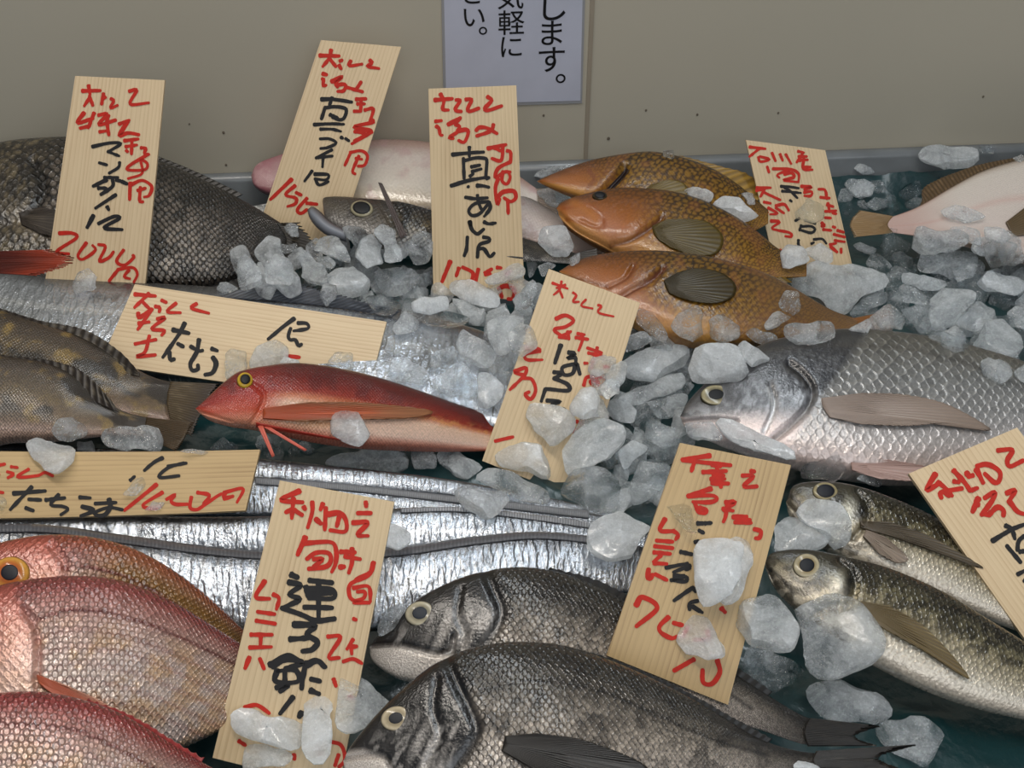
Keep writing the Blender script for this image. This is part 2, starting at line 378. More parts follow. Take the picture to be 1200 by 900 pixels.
class Fish:
    def __init__(s, name, label, cat, top, bot, z0, tilt, thick, mat, paint, anchor=None, nS=200, nT=84, grooves=(), bumps=(), group=None, body='body', pw=0.85, flat=0.55, seed=1, roll=0.0):
        s.n = nrm((math.tan(math.radians(roll)), -math.sin(math.radians(tilt)), math.cos(math.radians(tilt))))
        top = np.asarray(top, float); bot = np.asarray(bot, float)
        T = cr(top, nS); B = cr(bot, nS)
        # stations crowd towards the snout
        q = np.linspace(0, 1, nS) ** 1.12
        T = np.stack([np.interp(q, np.linspace(0, 1, nS), T[:, k]) for k in (0, 1)], 1)
        B = np.stack([np.interp(q, np.linspace(0, 1, nS), B[:, k]) for k in (0, 1)], 1)
        if anchor is None: anchor = (T[nS // 2] + B[nS // 2]) / 2
        s.P0 = on_z(anchor, z0)
        D3 = np.array([on_plane(p, s.P0, s.n) for p in T]); V3 = np.array([on_plane(p, s.P0, s.n) for p in B])
        C = (D3 + V3) / 2; H = np.linalg.norm(D3 - V3, axis=1) / 2; Hm = H.max()
        Tk = thick * Hm * (np.clip(H / Hm, 0, 1)) ** pw
        Tk = Tk * (1 - 0.72 * sstep(0.72, 1.0, np.linspace(0, 1, nS) ** 1.12))
        th = np.linspace(0, 2 * np.pi, nT, endpoint=False)
        cs, sn = np.cos(th), np.sin(th)
        sh = np.sign(sn) * np.abs(sn) ** flat
        # depth profile: rounder back, thinner belly edge
        V = C[:, None, :] + (D3 - C)[:, None, :] * cs[None, :, None] + s.n[None, None, :] * (Tk[:, None] * sh[None, :])[:, :, None]
        V = V.reshape(-1, 3)
        c = Ctx(); c.X, c.Y = proj(V)
        c.s = np.repeat(np.linspace(0, 1, nS) ** 1.12, nT); c.v = np.tile(cs, nS); c.side = np.tile(sn, nS)
        L = np.r_[0, np.cumsum(np.linalg.norm(np.diff(C, axis=0), axis=1))]
        hq = np.maximum(H, 0.33 * Hm)
        Ls = np.r_[0, np.cumsum(np.diff(L) * Hm / ((hq[1:] + hq[:-1]) / 2))]
        arc = np.interp(th, np.linspace(0, 2 * np.pi, 400), np.r_[0, np.cumsum(np.hypot(np.diff(np.cos(np.linspace(0, 2 * np.pi, 400))), thick * 0.8 * np.diff(np.sin(np.linspace(0, 2 * np.pi, 400)))))])
        uv = np.c_[np.repeat(Ls, nT), np.tile(arc * Hm, nS)]
        c.uv = uv; c.L = np.repeat(L, nT); s.Hm = Hm; s.Lm = L[-1]
        c.N = fbm(V * 90 + seed * 7.3, seed, 4); c.n2 = fbm(V * 300 + seed, seed + 9, 3)
        up = (c.side > -0.05)
        for pts, w, dep in grooves:
            V = V - s.n * (line(c, pts, w) * dep * up)[:, None]
        for x, y, rx, ry, ang, hgt in bumps:
            V = V + s.n * (blob(c, x, y, rx, ry, ang) * hgt * up)[:, None]
        col, met, sc_, ro = paint(c)
        met, sc_, ro = [np.broadcast_to(np.asarray(k, float), (len(V),)) for k in (met, sc_, ro)]
        base = C.mean(0) - s.n * Tk.max()
        s.root = empty(name, tuple(base), label, cat, group)
        Fc = grid_faces(nS, nT, True) + [tuple(range(nT))[::-1], tuple(range((nS - 1) * nT, nS * nT))]
        n0 = len(BV)
        s.body = mesh(body, V, [f[::-1] for f in Fc], mat, s.root, col=np.clip(col, 0.002, 1), aux=np.c_[met, sc_, ro], uv=uv)
        s.bv = [BV[n0]]; s.size = Hm; s.th = Tk
    def at(s, p, lift=0.0, off=0.0):
        """point on the flank under picture point p, else on the fish's own plane"""
        h = cast(p, s.bv)
        if h is not None: return h[0] + s.n * lift
        return on_plane(p, s.P0 + s.n * off, s.n) + s.n * lift
    def fin(s, name, A, B, rays, colr, lift=0.0015, na=22, nb=None, jag=0.0, ridge=0.0006, mat=None, drape=True, off=0.0, curl=0.0, label=None, rest=True):
        """fin between the base line A and the outer edge B, rays run from A to B"""
        nb = nb or max(24, rays * 4)
        a = cr(A, nb); b = cr(B, nb)
        bb = np.linspace(0, 1, nb)
        if jag:
            k = 1 - jag * np.abs(np.sin(np.pi * rays * bb)) ** 0.7 * (0.4 + 0.6 * vnoise(np.c_[bb * rays, bb * 0 + 3.3], rays)); b = a + (b - a) * k[:, None]
        V = np.zeros((na, nb, 3)); aa = np.linspace(0, 1, na)
        for i, t in enumerate(aa):
            for j in range(nb):
                p = a[j] + (b[j] - a[j]) * t
                V[i, j] = s.at(p, 0.0, off) if drape else on_plane(p, s.P0 + s.n * off, s.n)
        if drape:      # keep the membrane from following every pit
            for _ in range(3): V[1:-1] = (V[:-2] + V[1:-1] * 2 + V[2:]) / 4
        w = np.sin(2 * np.pi * rays * bb)
        V = V + s.n * (lift * (0.3 + 0.7 * aa[:, None, None]) + ridge * w[None, :, None] * 0.5 + curl * aa[:, None, None] ** 2)
        Vt = V.reshape(-1, 3)
        c = Ctx(); c.X, c.Y = proj(Vt); c.a = np.repeat(aa, nb); c.b = np.tile(bb, na); c.w = np.tile(w, na)
        c.n = fbm(np.c_[c.a * 5, c.b * rays * 0.7], 4, 3)
        col = np.clip(colr(c), 0.002, 1)
        Fc = grid_faces(na, nb)
        o = mesh(name, Vt, Fc, mat or M_fin, s.root, col=col, rest=rest, label=label)
        m = o.modifiers.new('thin', 'SOLIDIFY'); m.thickness = 0.0009; m.offset = 0.0
        return o
    def lump(s, name, top, bot, thick, mat, colf, off=0.0, label=None):
        """a small rounded part (a jaw) lofted between two picture outlines"""
        T, B = cr(top, 24), cr(bot, 24)
        D = np.array([on_plane(p, s.P0 + s.n * off, s.n) for p in T]); Vv = np.array([on_plane(p, s.P0 + s.n * off, s.n) for p in B])
        C = (D + Vv) / 2; H = np.linalg.norm(D - Vv, axis=1) / 2; th = np.linspace(0, 2 * np.pi, 20, endpoint=False)
        V = (C[:, None] + (D - C)[:, None] * np.cos(th)[None, :, None] + s.n * (thick * H[:, None] * np.sin(th)[None])[..., None]).reshape(-1, 3)
        t = np.repeat(np.linspace(0, 1, 24), 20); q = np.tile(np.cos(th), 24)
        mesh(name, V, grid_faces(24, 20, True) + [tuple(range(20)), tuple(range(23 * 20, 24 * 20))[::-1]], mat, s.root, col=np.clip(colf(t, q), 0.002, 1), label=label)
    def eye(s, p, rx, ry, ang, ring, iris, pup, pr=0.5, h=0.25, po=(0, 0)):
        hit = cast(p, s.bv); ctr = hit[0] if hit else on_plane(p, s.P0, s.n)
        a = math.radians(ang)
        def ax(dx, dy): return on_plane((p[0] + dx, p[1] + dy), ctr, s.n) - ctr
        ex, ey = ax(rx * math.cos(a), rx * math.sin(a)), ax(-ry * math.sin(a), ry * math.cos(a))
        r0 = (np.linalg.norm(ex) + np.linalg.norm(ey)) / 2
        def dome(k, hh, z, o2=(0, 0), nr=14, na_=40):
            V = []
            for i in range(nr + 1):
                q = i / nr
                for j in range(na_):
                    t = 2 * np.pi * j / na_
                    V.append(ctr + ex * (q * k * math.cos(t) + o2[0]) + ey * (q * k * math.sin(t) + o2[1]) + s.n * r0 * (z + hh * math.sqrt(max(0, 1 - q * q))))
            for j in range(na_):
                t = 2 * np.pi * j / na_
                V.append(ctr + ex * (k * math.cos(t) + o2[0]) + ey * (k * math.sin(t) + o2[1]) + s.n * r0 * (z - 0.3))
            return np.array(V), [f[::-1] for f in grid_faces(nr + 2, na_, True)], np.repeat(np.r_[np.linspace(0, 1, nr + 1), 1.0], na_)
        V, Fc, q = dome(1.0, h, 0.02)
        col = grad(q, [(0, iris), (0.55, iris), (0.80, ring), (0.9, ring), (1.0, np.array(ring) * 0.35)])
        nz = fbm(V * 700, 3, 2)[:, None]; col = col * (0.8 + 0.4 * nz)
        e = mesh('eye', V, Fc, M_eye, s.root, col=col, rest=False)
        V, Fc, q = dome(pr, h * (1 - math.sqrt(1 - pr * pr)) * 1.1 + 0.015, 0.025 + h * math.sqrt(1 - pr * pr), po)
        mesh('pupil', V, Fc, M_pupil, e, col=np.tile(lin(pup), (len(V), 1)), rest=False)
M_fin = finmat('fish_fin', 0.38)
M_eye = finmat('fish_eye', 0.12)
M_pupil = finmat('fish_pupil', 0.45)
M_pupil.node_tree.nodes['Principled BSDF'].inputs['Coat Weight'].default_value = 0.0
M_eye.node_tree.nodes['Principled BSDF'].inputs['Coat Weight'].default_value = 0.15
def raycol(base, dark, light=None, tip=None):
    def f(c):
        m = 0.5 + 0.5 * c.w
        col = mix(np.tile(lin(base), (len(c.a), 1)), lin(dark), 0.75 * m * (0.6 + 0.6 * c.n))
        if light is not None: col = mix(col, lin(light), np.clip(c.n * 2.2 - 1.1, 0, 1) * (1 - m))
        if tip is not None: col = mix(col, lin(tip), sstep(0.35, 1.0, c.a + 0.25 * (c.n - 0.5)))
        return col
    return f
# ================================================================== the fish, back row first
ADD = np.array
# --- tripletail, back left
M_trip = fishmat('tripletail_skin', 150, 128, edge=0.10, mid=1.2, bump=0.7, jitter=0.3, spark=0.7, saw=0.5, wr=0.3)
def paint_trip(c):
    col = grad(-c.v, [(-1, (26, 22, 18)), (-0.5, (62, 54, 46)), (0.1, (112, 102, 92)), (0.8, (128, 118, 106)), (1, (70, 62, 54))])
    col = mix(col, lin((30, 26, 22)), 0.75 * sstep(0.45, 0.65, c.N))
    col = mix(col, lin((24, 20, 17)), sstep(0.72, 0.95, c.s))
    head = sstep(20, -10, c.X - 45 - 10 * np.sin(c.Y / 20))
    col = mix(col, lin((38, 32, 25)), 0.85 * head); col = mix(col, lin((12, 10, 9)), 0.85 * blob(c, 30, 222, 20, 26, 0)); col = mix(col, lin((100, 88, 66)), head * sstep(0.52, 0.6, c.n2) * 0.8)
    g = line(c, [(38, 192), (48, 212), (46, 232), (30, 250)], 7); col = mix(col, lin((12, 10, 9)), 0.95 * g)
    pale = blob(c, 35, 262, 26, 9, 35); col = mix(col, lin((140, 126, 104)), 0.8 * pale)
    return col, 0.12, np.clip(1.0 - 0.6 * head, 0, 1), 0.34
f = Fish('tripletail', 'large dark tripletail lying at the back left behind the tallest left price tag', 'fish',
    [(-150, 320), (-120, 250), (-60, 200), (0, 178), (50, 171), (100, 170), (140, 177), (190, 195), (230, 211), (270, 229), (310, 250), (345, 272)],
    [(-150, 320), (-120, 362), (-60, 375), (0, 372), (60, 360), (110, 350), (160, 342), (210, 340), (255, 334), (290, 322), (320, 308), (345, 298)],
    0.055, 22, 0.36, M_trip, paint_trip, nS=230, nT=100, grooves=[([(38, 190), (50, 212), (46, 235), (25, 255), (0, 262)], 6, 0.005)], seed=3)
f.fin('tail_fin', [(325, 262), (335, 280), (330, 300)], [(352, 262), (378, 300), (352, 318)], 14, raycol((34, 30, 26), (14, 12, 10), (90, 80, 64)), jag=0.25, off=0.004)
f.fin('dorsal_fin', [(150, 182), (200, 199), (240, 216), (275, 233)], [(165, 177), (205, 192), (240, 207), (285, 229)], 18, raycol((28, 24, 20), (12, 10, 9)), off=0.0, drape=False)
f.fin('anal_fin', [(180, 338), (240, 330), (290, 318)], [(190, 352), (250, 345), (310, 335)], 12, raycol((36, 34, 34), (14, 13, 13)), jag=0.15, drape=False)
f.fin('pectoral_fin', [(22, 250), (26, 264)], [(50, 245), (90, 256), (88, 284), (50, 276)], 16, raycol((74, 66, 58), (40, 34, 30), (120, 108, 92)), lift=0.003)
TRIP = f
# --- white-bellied flatfish behind the tags
M_pale = fishmat('pale_smooth_skin', 300, 300, edge=0.95, mid=1.02, bump=0.3, wet=0.8, coat=0.8, wr=0.06, spark=0.05)
def paint_pale(c):
    col = grad(-c.v, [(-1, (150, 118, 104)), (-0.72, (176, 148, 136)), (-0.4, (206, 192, 182)), (0.4, (214, 204, 190)), (0.8, (190, 172, 146)), (0.95, (120, 100, 76)), (1, (84, 68, 52))])
    col = mix(col, lin((150, 92, 102)), 0.9 * sstep(0.30, 0.06, c.s)); col = mix(col, lin((186, 150, 148)), 0.5 * sstep(0.5, 0.7, c.N))
    return col, 0.0, 0.1, 0.2
f = Fish('pale_flatfish', 'white-bellied fish with a pinkish head lying behind the two tall centre-left tags', 'fish',
    [(294, 206), (302, 194), (322, 186), (360, 176), (420, 169), (460, 167), (500, 170), (540, 178), (590, 196), (630, 222)],
    [(294, 206), (300, 220), (325, 231), (380, 246), (440, 252), (500, 256), (540, 260), (590, 262), (630, 250)],
    0.05, 26, 0.4, M_pale, paint_pale, seed=4)
f.fin('tail_fin', [(618, 222), (626, 248)], [(650, 222), (655, 268)], 12, raycol((150, 134, 120), (110, 96, 84)), drape=False)
# --- second pale fish between tag and groupers
def paint_pale2(c):
    col = grad(-c.v, [(-1, (96, 88, 82)), (-0.6, (150, 138, 130)), (0, (204, 186, 176)), (0.6, (196, 178, 168)), (1, (120, 104, 96))])
    return mix(col, lin((150, 112, 100)), 0.5 * sstep(0.5, 0.7, c.N)), 0.0, 0.2, 0.22
f = Fish('pale_silvery_fish', 'pale pinkish grey fish whose rear shows between the centre tall tag and the groupers', 'fish',
    [(470, 205), (500, 200), (540, 206), (580, 217), (615, 230), (655, 254), (690, 277), (730, 296)],
    [(470, 205), (485, 235), (530, 262), (570, 276), (615, 288), (650, 298), (690, 307), (730, 312)],
    0.03, 20, 0.4, M_pale, paint_pale2, seed=5)
f.fin('tail_fin', [(722, 294), (726, 312)], [(765, 290), (768, 330)], 12, raycol((120, 108, 100), (84, 74, 68)), drape=False)
# --- dark big-eyed fish
M_dark = fishmat('dark_scaly_skin', 260, 230, edge=0.35, mid=1.25, bump=0.5, spark=0.6, wr=0.3)
def paint_dark(c):
    col = grad(-c.v, [(-1, (26, 24, 22)), (-0.5, (56, 50, 40)), (0.0, (98, 88, 68)), (0.5, (128, 122, 112)), (1, (150, 146, 142))])
    col = mix(col, lin((22, 20, 18)), 0.8 * sstep(0.5, 0.66, c.N))
    head = sstep(15, -5, c.X - 455); col = mix(col, lin((54, 48, 44)), 0.7 * head)
    col = mix(col, lin((124, 128, 134)), blob(c, 375, 262, 12, 5, 55) * 0.9)
    col = mix(col, lin((10, 9, 9)), line(c, [(470, 238), (478, 252), (470, 268)], 7))
    return col, 0.15, 1 - 0.8 * head, 0.28
f = Fish('big_eyed_fish', 'dark big-eyed fish with its jaw open against the tag priced 150', 'fish',
    [(378, 236), (381, 232), (400, 232), (430, 235), (470, 239), (505, 248), (560, 264), (620, 282), (680, 298)],
    [(378, 236), (381, 256), (390, 268), (420, 282), (460, 292), (505, 296), (560, 302), (620, 306), (680, 310)],
    0.05, 24, 0.42, M_dark, paint_dark, grooves=[([(455, 236), (466, 250), (462, 275)], 4, 0.003)], seed=6)
f.lump('lower_jaw', [(360, 246), (367, 243), (376, 249), (387, 260), (404, 270)], [(360, 246), (363, 256), (372, 267), (385, 276), (406, 283)], 0.9, M_fin, lambda t, q: mix(grad(q, [(-1, (84, 84, 88)), (-0.3, (130, 134, 142)), (0.5, (84, 78, 78)), (1, (40, 34, 34))]), lin((44, 38, 38)), sstep(0.2, 0.0, t)), off=0.003)
f.fin('pectoral_fin', [(470, 282), (477, 278)], [(445, 223), (449, 224)], 3, raycol((96, 84, 80), (60, 50, 48)), lift=0.012, drape=False, off=0.018)
f.fin('tail_fin', [(672, 298), (674, 310)], [(700, 292), (702, 322)], 10, raycol((60, 54, 48), (36, 32, 28)), drape=False)
f.eye((424, 245), 14, 10, 6, (150, 142, 116), (30, 32, 38), (5, 7, 12), pr=0.74, h=0.3)
# --- groupers
M_group = fishmat('grouper_skin', 420, 380, edge=0.7, mid=1.08, bump=0.36, wet=0.8, spec=0.25, coat=0.5, spark=0.2, wr=0.12)
def hexspots(c, fr, seed):
    """honeycomb of pale spots in body coordinates: 1 inside a spot, 0 on the net"""
    q = c.uv * fr + 0.9 * (np.c_[vnoise(c.uv * fr * 0.8, seed), vnoise(c.uv * fr * 0.8, seed + 5)] - 0.5)
    a = q / ADD([1.0, 1.732]); r1 = (a - np.round(a)) * ADD([1.0, 1.732])
    b = (q - ADD([0.5, 0.866])) / ADD([1.0, 1.732]); r2 = (b - np.round(b)) * ADD([1.0, 1.732])
    return sstep(0.46, 0.26, np.minimum(np.hypot(*r1.T), np.hypot(*r2.T)))
def paint_grouper(hx, belly, seed, cold=0.0, dark=0.8, marks=(), cheek=None):
    def p(c):
        sp = hexspots(c, 150, seed)
        net = grad(-c.v, [(-1, (42, 28, 12)), (-0.4, (62, 42, 18)), (0.3, (92, 62, 26)), (1, (120, 82, 44))])
        spc = grad(-c.v, [(-1, (104, 76, 26)), (-0.4, (146, 106, 34)), (0.3, (164, 120, 34)), (1, (186, 138, 56))])
        col = mix(net, spc, sp * 0.9)
        hd = sstep(hx + 25, hx - 45, c.X + 0.35 * (c.Y - belly))
        head = grad(-c.v, [(-1, (96, 58, 14)), (-0.2, (146, 82, 22)), (0.4, (176, 104, 44)), (1, (172, 104, 58))])
        head = mix(head, net, 0.55 * sstep(-0.05, 0.7, c.v) * (1 - sp))
        col = mix(col, head, hd)
        bl = sstep(-0.45, -0.8, c.v) * sstep(0.75, 0.45, c.s); col = mix(col, lin((206, 150, 76)), 0.75 * bl)
        col = mix(col, lin((150, 92, 56)), 0.3 * sstep(0.5, 0.68, c.N))
        if cold: col = mix(col, lin((124, 92, 62)), cold * sstep(0.5, 0.8, c.s))
        if cheek is not None: col = mix(col, lin((190, 128, 100)), 0.75 * blob(c, *cheek))
        for pts, w, rgb, k in marks: col = mix(col, lin(rgb), k * line(c, pts, w))
        return col * dark, 0.0, 0.12 * (1 - hd), 0.24
    return p
LG = 'brown spotted groupers'
f1 = Fish('spotted_grouper', 'rearmost spotted grouper, its gill slit open, near the back rim', 'fish',
    [(629, 212), (655, 202), (690, 191), (730, 184), (765, 182), (800, 189), (835, 202), (870, 222), (900, 246)],
    [(629, 212), (650, 222), (680, 233), (705, 242), (760, 262), (810, 275), (860, 277), (885, 270), (900, 262)],
    0.062, 24, 0.42, M_group, paint_grouper(715, 205, 2, marks=[([(632, 214), (658, 224), (682, 233)], 2, (70, 26, 16), 0.8), ([(690, 200), (696, 210), (688, 222)], 2.5, (120, 60, 30), 0.6)]), group=LG,
    grooves=[([(733, 197), (722, 210), (705, 226), (690, 234)], 5, 0.007), ([(632, 213), (660, 224), (682, 233)], 2, 0.002)], nS=220, nT=96, seed=12)
f1.fin('dorsal_fin', [(770, 186), (815, 196), (850, 212), (885, 236)], [(800, 184), (850, 197), (880, 206), (900, 232)], 12, raycol((150, 116, 40), (66, 46, 20), (176, 140, 60)), jag=0.15, drape=False)
f1.fin('pectoral_fin', [(750, 226), (752, 234)], [(764, 218), (784, 213), (802, 218), (804, 232), (786, 240), (766, 240)], 14, raycol((110, 90, 30), (74, 58, 20)), lift=0.003, ridge=0.0003)
f1.fin('gill_opening', [(734, 197), (722, 210), (704, 228)], [(737, 200), (728, 212), (712, 228)], 4, lambda c: np.tile(lin((26, 10, 8)), (len(c.a), 1)), ridge=0, lift=0.0006)
f2 = Fish('spotted_grouper', 'middle spotted grouper with an orange head and an olive side fin', 'fish',
    [(652, 244), (660, 237), (690, 229), (725, 224), (775, 227), (815, 236), (855, 254), (885, 273), (915, 294), (945, 306)],
    [(652, 244), (662, 264), (685, 280), (705, 291), (730, 302), (770, 314), (820, 322), (870, 326), (915, 326), (945, 324)],
    0.05, 24, 0.44, M_group, paint_grouper(770, 262, 4, cheek=(712, 268, 34, 15, 28), marks=[([(653, 256), (670, 271), (692, 285), (716, 297)], 2.4, (84, 34, 24), 0.85), ([(660, 244), (690, 241), (705, 252), (708, 268), (690, 264), (664, 256)], 2.2, (150, 74, 30), 0.7), ([(777, 254), (760, 268), (740, 281), (716, 288)], 2.4, (92, 46, 24), 0.8), ([(672, 238), (690, 248), (698, 258)], 6, (196, 120, 40), 0.5)]), group=LG,
    grooves=[([(656, 250), (675, 268), (700, 282), (722, 294)], 2.2, 0.003), ([(775, 256), (758, 270), (738, 282), (718, 286)], 3, 0.003), ([(690, 243), (706, 256), (700, 266), (680, 258)], 2, 0.001)],
    bumps=[(735, 268, 28, 14, -20, 0.003)], nS=240, nT=100, seed=13)
f2.fin('pectoral_fin', [(764, 266), (766, 274), (772, 282)], [(782, 259), (806, 259), (828, 262), (845, 276), (846, 290), (834, 301), (808, 300), (786, 292)], 22, raycol((84, 68, 16), (58, 46, 12), (110, 92, 32)), lift=0.003, ridge=0.0003)
f2.fin('anal_fin', [(860, 322), (885, 324), (915, 322)], [(880, 330), (905, 334), (928, 332)], 8, raycol((116, 90, 26), (50, 38, 14)), drape=False)
f2.eye((703, 230), 9, 5.5, 3, (60, 50, 30), (20, 22, 30), (6, 8, 14), pr=0.7, h=0.5)
f3 = Fish('spotted_grouper', 'front spotted grouper with a dark olive side fin, half under ice chunks', 'fish',
    [(655, 318), (680, 306), (720, 299), (760, 298), (800, 301), (850, 310), (900, 326), (940, 346), (975, 364), (1005, 374)],
    [(655, 318), (680, 338), (710, 360), (745, 382), (790, 400), (840, 406), (890, 404), (940, 398), (975, 394), (1005, 392)],
    0.052, 22, 0.44, M_group, paint_grouper(760, 345, 8, cold=0.6, cheek=(740, 352, 50, 14, 28), marks=[([(780, 313), (764, 325), (746, 338), (726, 350)], 2.6, (96, 40, 26), 0.85), ([(744, 310), (738, 324), (714, 338)], 2.2, (120, 62, 30), 0.7), ([(660, 322), (690, 330), (712, 336)], 2, (110, 54, 28), 0.7)]), group=LG,
    grooves=[([(776, 316), (762, 328), (742, 338), (728, 346)], 3.2, 0.004), ([(742, 312), (732, 326), (712, 336)], 2, 0.002)], nS=240, nT=100, seed=14)
f3.fin('pectoral_fin', [(778, 330), (780, 337), (784, 344)], [(792, 322), (815, 317), (842, 321), (860, 334), (860, 348), (842, 357), (816, 356), (794, 350)], 24, raycol((58, 46, 13), (36, 28, 8), (84, 70, 26)), lift=0.003, ridge=0.0003)
f3.fin('tail_fin', [(998, 374), (1002, 392)], [(1042, 366), (1046, 398)], 12, raycol((150, 98, 46), (110, 70, 34)), drape=False)
# --- flatfish, back right, white side up, tail to the left
def paint_flat(c):
    col = grad(c.v, [(-1, (120, 96, 78)), (-0.93, (190, 170, 158)), (-0.5, (206, 192, 184)), (0.75, (212, 202, 192)), (0.88, (186, 170, 156)), (0.95, (100, 80, 60)), (1, (70, 54, 38))])
    col = mix(col, lin((200, 160, 150)), 0.8 * np.exp(-((c.v + 0.1 + 0.15 * np.sin(c.X / 40)) / 0.07) ** 2) * 0.6)
    col = mix(col, lin((188, 148, 138)), sstep(0.82, 0.98, c.s) * 0.7)
    return col, 0.0, 0.25, 0.22
f = Fish('flatfish', 'flatfish lying white underside up with a brown edge at the back right', 'fish',
    [(1540, 250), (1440, 190), (1330, 176), (1240, 182), (1200, 189), (1150, 203), (1115, 220), (1075, 243), (1040, 256)],
    [(1540, 250), (1440, 320), (1330, 330), (1240, 318), (1200, 306), (1150, 292), (1110, 283), (1070, 276), (1040, 272)],
    0.045, 14, 0.2, M_pale, paint_flat, nS=220, nT=90, seed=15)
f.fin('fringe_fin', [(1240, 184), (1200, 190), (1150, 204), (1115, 221), (1078, 242)], [(1240, 178), (1190, 186), (1140, 196), (1085, 218), (1080, 238)], 40, raycol((92, 72, 48), (60, 46, 30), (130, 104, 74)), jag=0.1, drape=False)
f.fin('tail_fin', [(1046, 254), (1040, 264), (1046, 273)], [(1006, 248), (994, 262), (1000, 279)], 18, raycol((150, 122, 84), (104, 80, 52), (186, 164, 130)), jag=0.1, drape=False)
f.fin('pectoral_fin', [(1178, 262), (1186, 278)], [(1215, 235), (1225, 275)], 10, raycol((104, 86, 60), (70, 56, 38)), lift=0.004)
# --- reddish tail reaching in from the left
M_redb = fishmat('red_brown_skin', 300, 300, edge=0.8, mid=1.05)
def paint_redb(c): return grad(-c.v, [(-1, (70, 26, 20)), (0, (96, 36, 28)), (1, (60, 24, 18))]), 0, 0.4, 0.3
f = Fish('red_brown_fish', 'reddish brown fish whose tail reaches in from the left edge over the tripletail tag', 'fish',
    [(-330, 300), (-280, 270), (-200, 262), (-120, 276), (-60, 290), (-20, 297)],
    [(-330, 300), (-280, 340), (-200, 352), (-120, 340), (-60, 328), (-20, 318)], 0.105, 24, 0.4, M_redb, paint_redb, anchor=(-20, 308), nS=90, nT=48, seed=16)
f.fin('tail_fin', [(-26, 296), (-22, 308), (-26, 319)], [(62, 294), (98, 308), (44, 324)], 18, raycol((104, 34, 20), (40, 14, 10), None, (140, 50, 26)), na=30, jag=0.22, drape=False, off=0.0)
# --- silver ribbon fish
M_ribbon = fishmat('ribbon_fish_foil', 190, 60, edge=0.9, mid=1.05, bump=0.5, coat=0.6, jitter=0.9, spark=0.35, wr=0.2)
def paint_ribbon(dk, warm=0.0, ln=-0.1):
    def p(c):
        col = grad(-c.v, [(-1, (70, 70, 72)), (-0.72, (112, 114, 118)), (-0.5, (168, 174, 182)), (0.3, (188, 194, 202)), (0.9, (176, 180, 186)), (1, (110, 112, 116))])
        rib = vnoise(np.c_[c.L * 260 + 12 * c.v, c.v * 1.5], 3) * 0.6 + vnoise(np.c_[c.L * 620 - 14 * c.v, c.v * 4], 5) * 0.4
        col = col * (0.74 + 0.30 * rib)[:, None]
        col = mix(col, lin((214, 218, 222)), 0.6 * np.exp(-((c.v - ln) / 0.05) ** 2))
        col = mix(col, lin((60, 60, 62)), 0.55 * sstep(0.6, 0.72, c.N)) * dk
        return col, 0.8, 0.4, 0.24
    return p
RB = 'silver ribbon fish in a row'
f = Fish('ribbon_fish', 'broad silver ribbon fish, the rearmost, passing under the upper horizontal tag', 'fish',
    [(-160, 330), (-120, 312), (-60, 308), (0, 316), (60, 327), (140, 335), (230, 340), (300, 346), (400, 356), (500, 374), (600, 402), (700, 440)],
    [(-160, 330), (-130, 400), (-60, 420), (0, 428), (60, 436), (140, 440), (230, 446), (300, 452), (400, 466), (500, 486), (600, 508), (700, 520)],
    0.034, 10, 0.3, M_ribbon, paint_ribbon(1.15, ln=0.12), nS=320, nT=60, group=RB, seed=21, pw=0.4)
f.fin('dorsal_fin', [(255, 352), (330, 356), (400, 364), (460, 374)], [(330, 329), (352, 337), (395, 350), (470, 372)], 26, raycol((62, 66, 74), (34, 36, 42), (120, 126, 134)), jag=0.3, lift=0.008, na=12, drape=False, off=0.012)
f = Fish('ribbon_fish', 'thin silver ribbon fish directly in front of the red gurnard', 'fish',
    [(-160, 512), (-80, 516), (60, 524), (200, 531), (300, 538), (400, 548), (500, 559), (570, 570), (640, 583), (720, 600)],
    [(-160, 545), (-80, 552), (60, 558), (200, 560), (300, 565), (400, 573), (500, 581), (570, 588), (640, 597), (720, 612)],
    0.020, 22, 0.5, M_ribbon, paint_ribbon(0.95), nS=300, nT=48, group=RB, seed=22, pw=0.5)
f = Fish('ribbon_fish', 'silver ribbon fish with a grey dorsal band, second in front of the red gurnard', 'fish',
    [(-160, 540), (-80, 545), (60, 552), (200, 556), (300, 560), (400, 568), (500, 579), (600, 589), (700, 603), (760, 614)],
    [(-160, 600), (-80, 606), (60, 607), (200, 607), (300, 607), (400, 607), (500, 608), (600, 613), (700, 620), (760, 626)],
    0.027, 24, 0.4, M_ribbon, paint_ribbon(0.92), nS=300, nT=48, group=RB, seed=23, pw=0.5)
f.fin('dorsal_fin', [(300, 568), (400, 575), (500, 586), (690, 608)], [(300, 561), (400, 568), (500, 579), (690, 600)], 150, raycol((116, 118, 122), (96, 98, 102), (140, 142, 146)), lift=0.002, na=6, ridge=0.0002)
f = Fish('ribbon_fish', 'bright silver ribbon fish passing behind the top of the nearest tall tag', 'fish',
    [(-160, 586), (-80, 592), (100, 600), (200, 606), (300, 606), (380, 603), (460, 597), (540, 596), (620, 605), (700, 617), (760, 626)],
    [(-160, 650), (-80, 655), (100, 656), (200, 654), (300, 654), (400, 656), (460, 655), (540, 650), (620, 646), (700, 648), (760, 650)],
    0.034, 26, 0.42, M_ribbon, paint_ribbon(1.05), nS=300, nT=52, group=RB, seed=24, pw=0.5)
f.fin('dorsal_fin', [(470, 601), (540, 600), (620, 609), (690, 619)], [(470, 597), (540, 595), (620, 603), (690, 612)], 70, raycol((150, 152, 156), (70, 70, 74), (190, 190, 192)), lift=0.002, na=6, jag=0.25, ridge=0.0002)
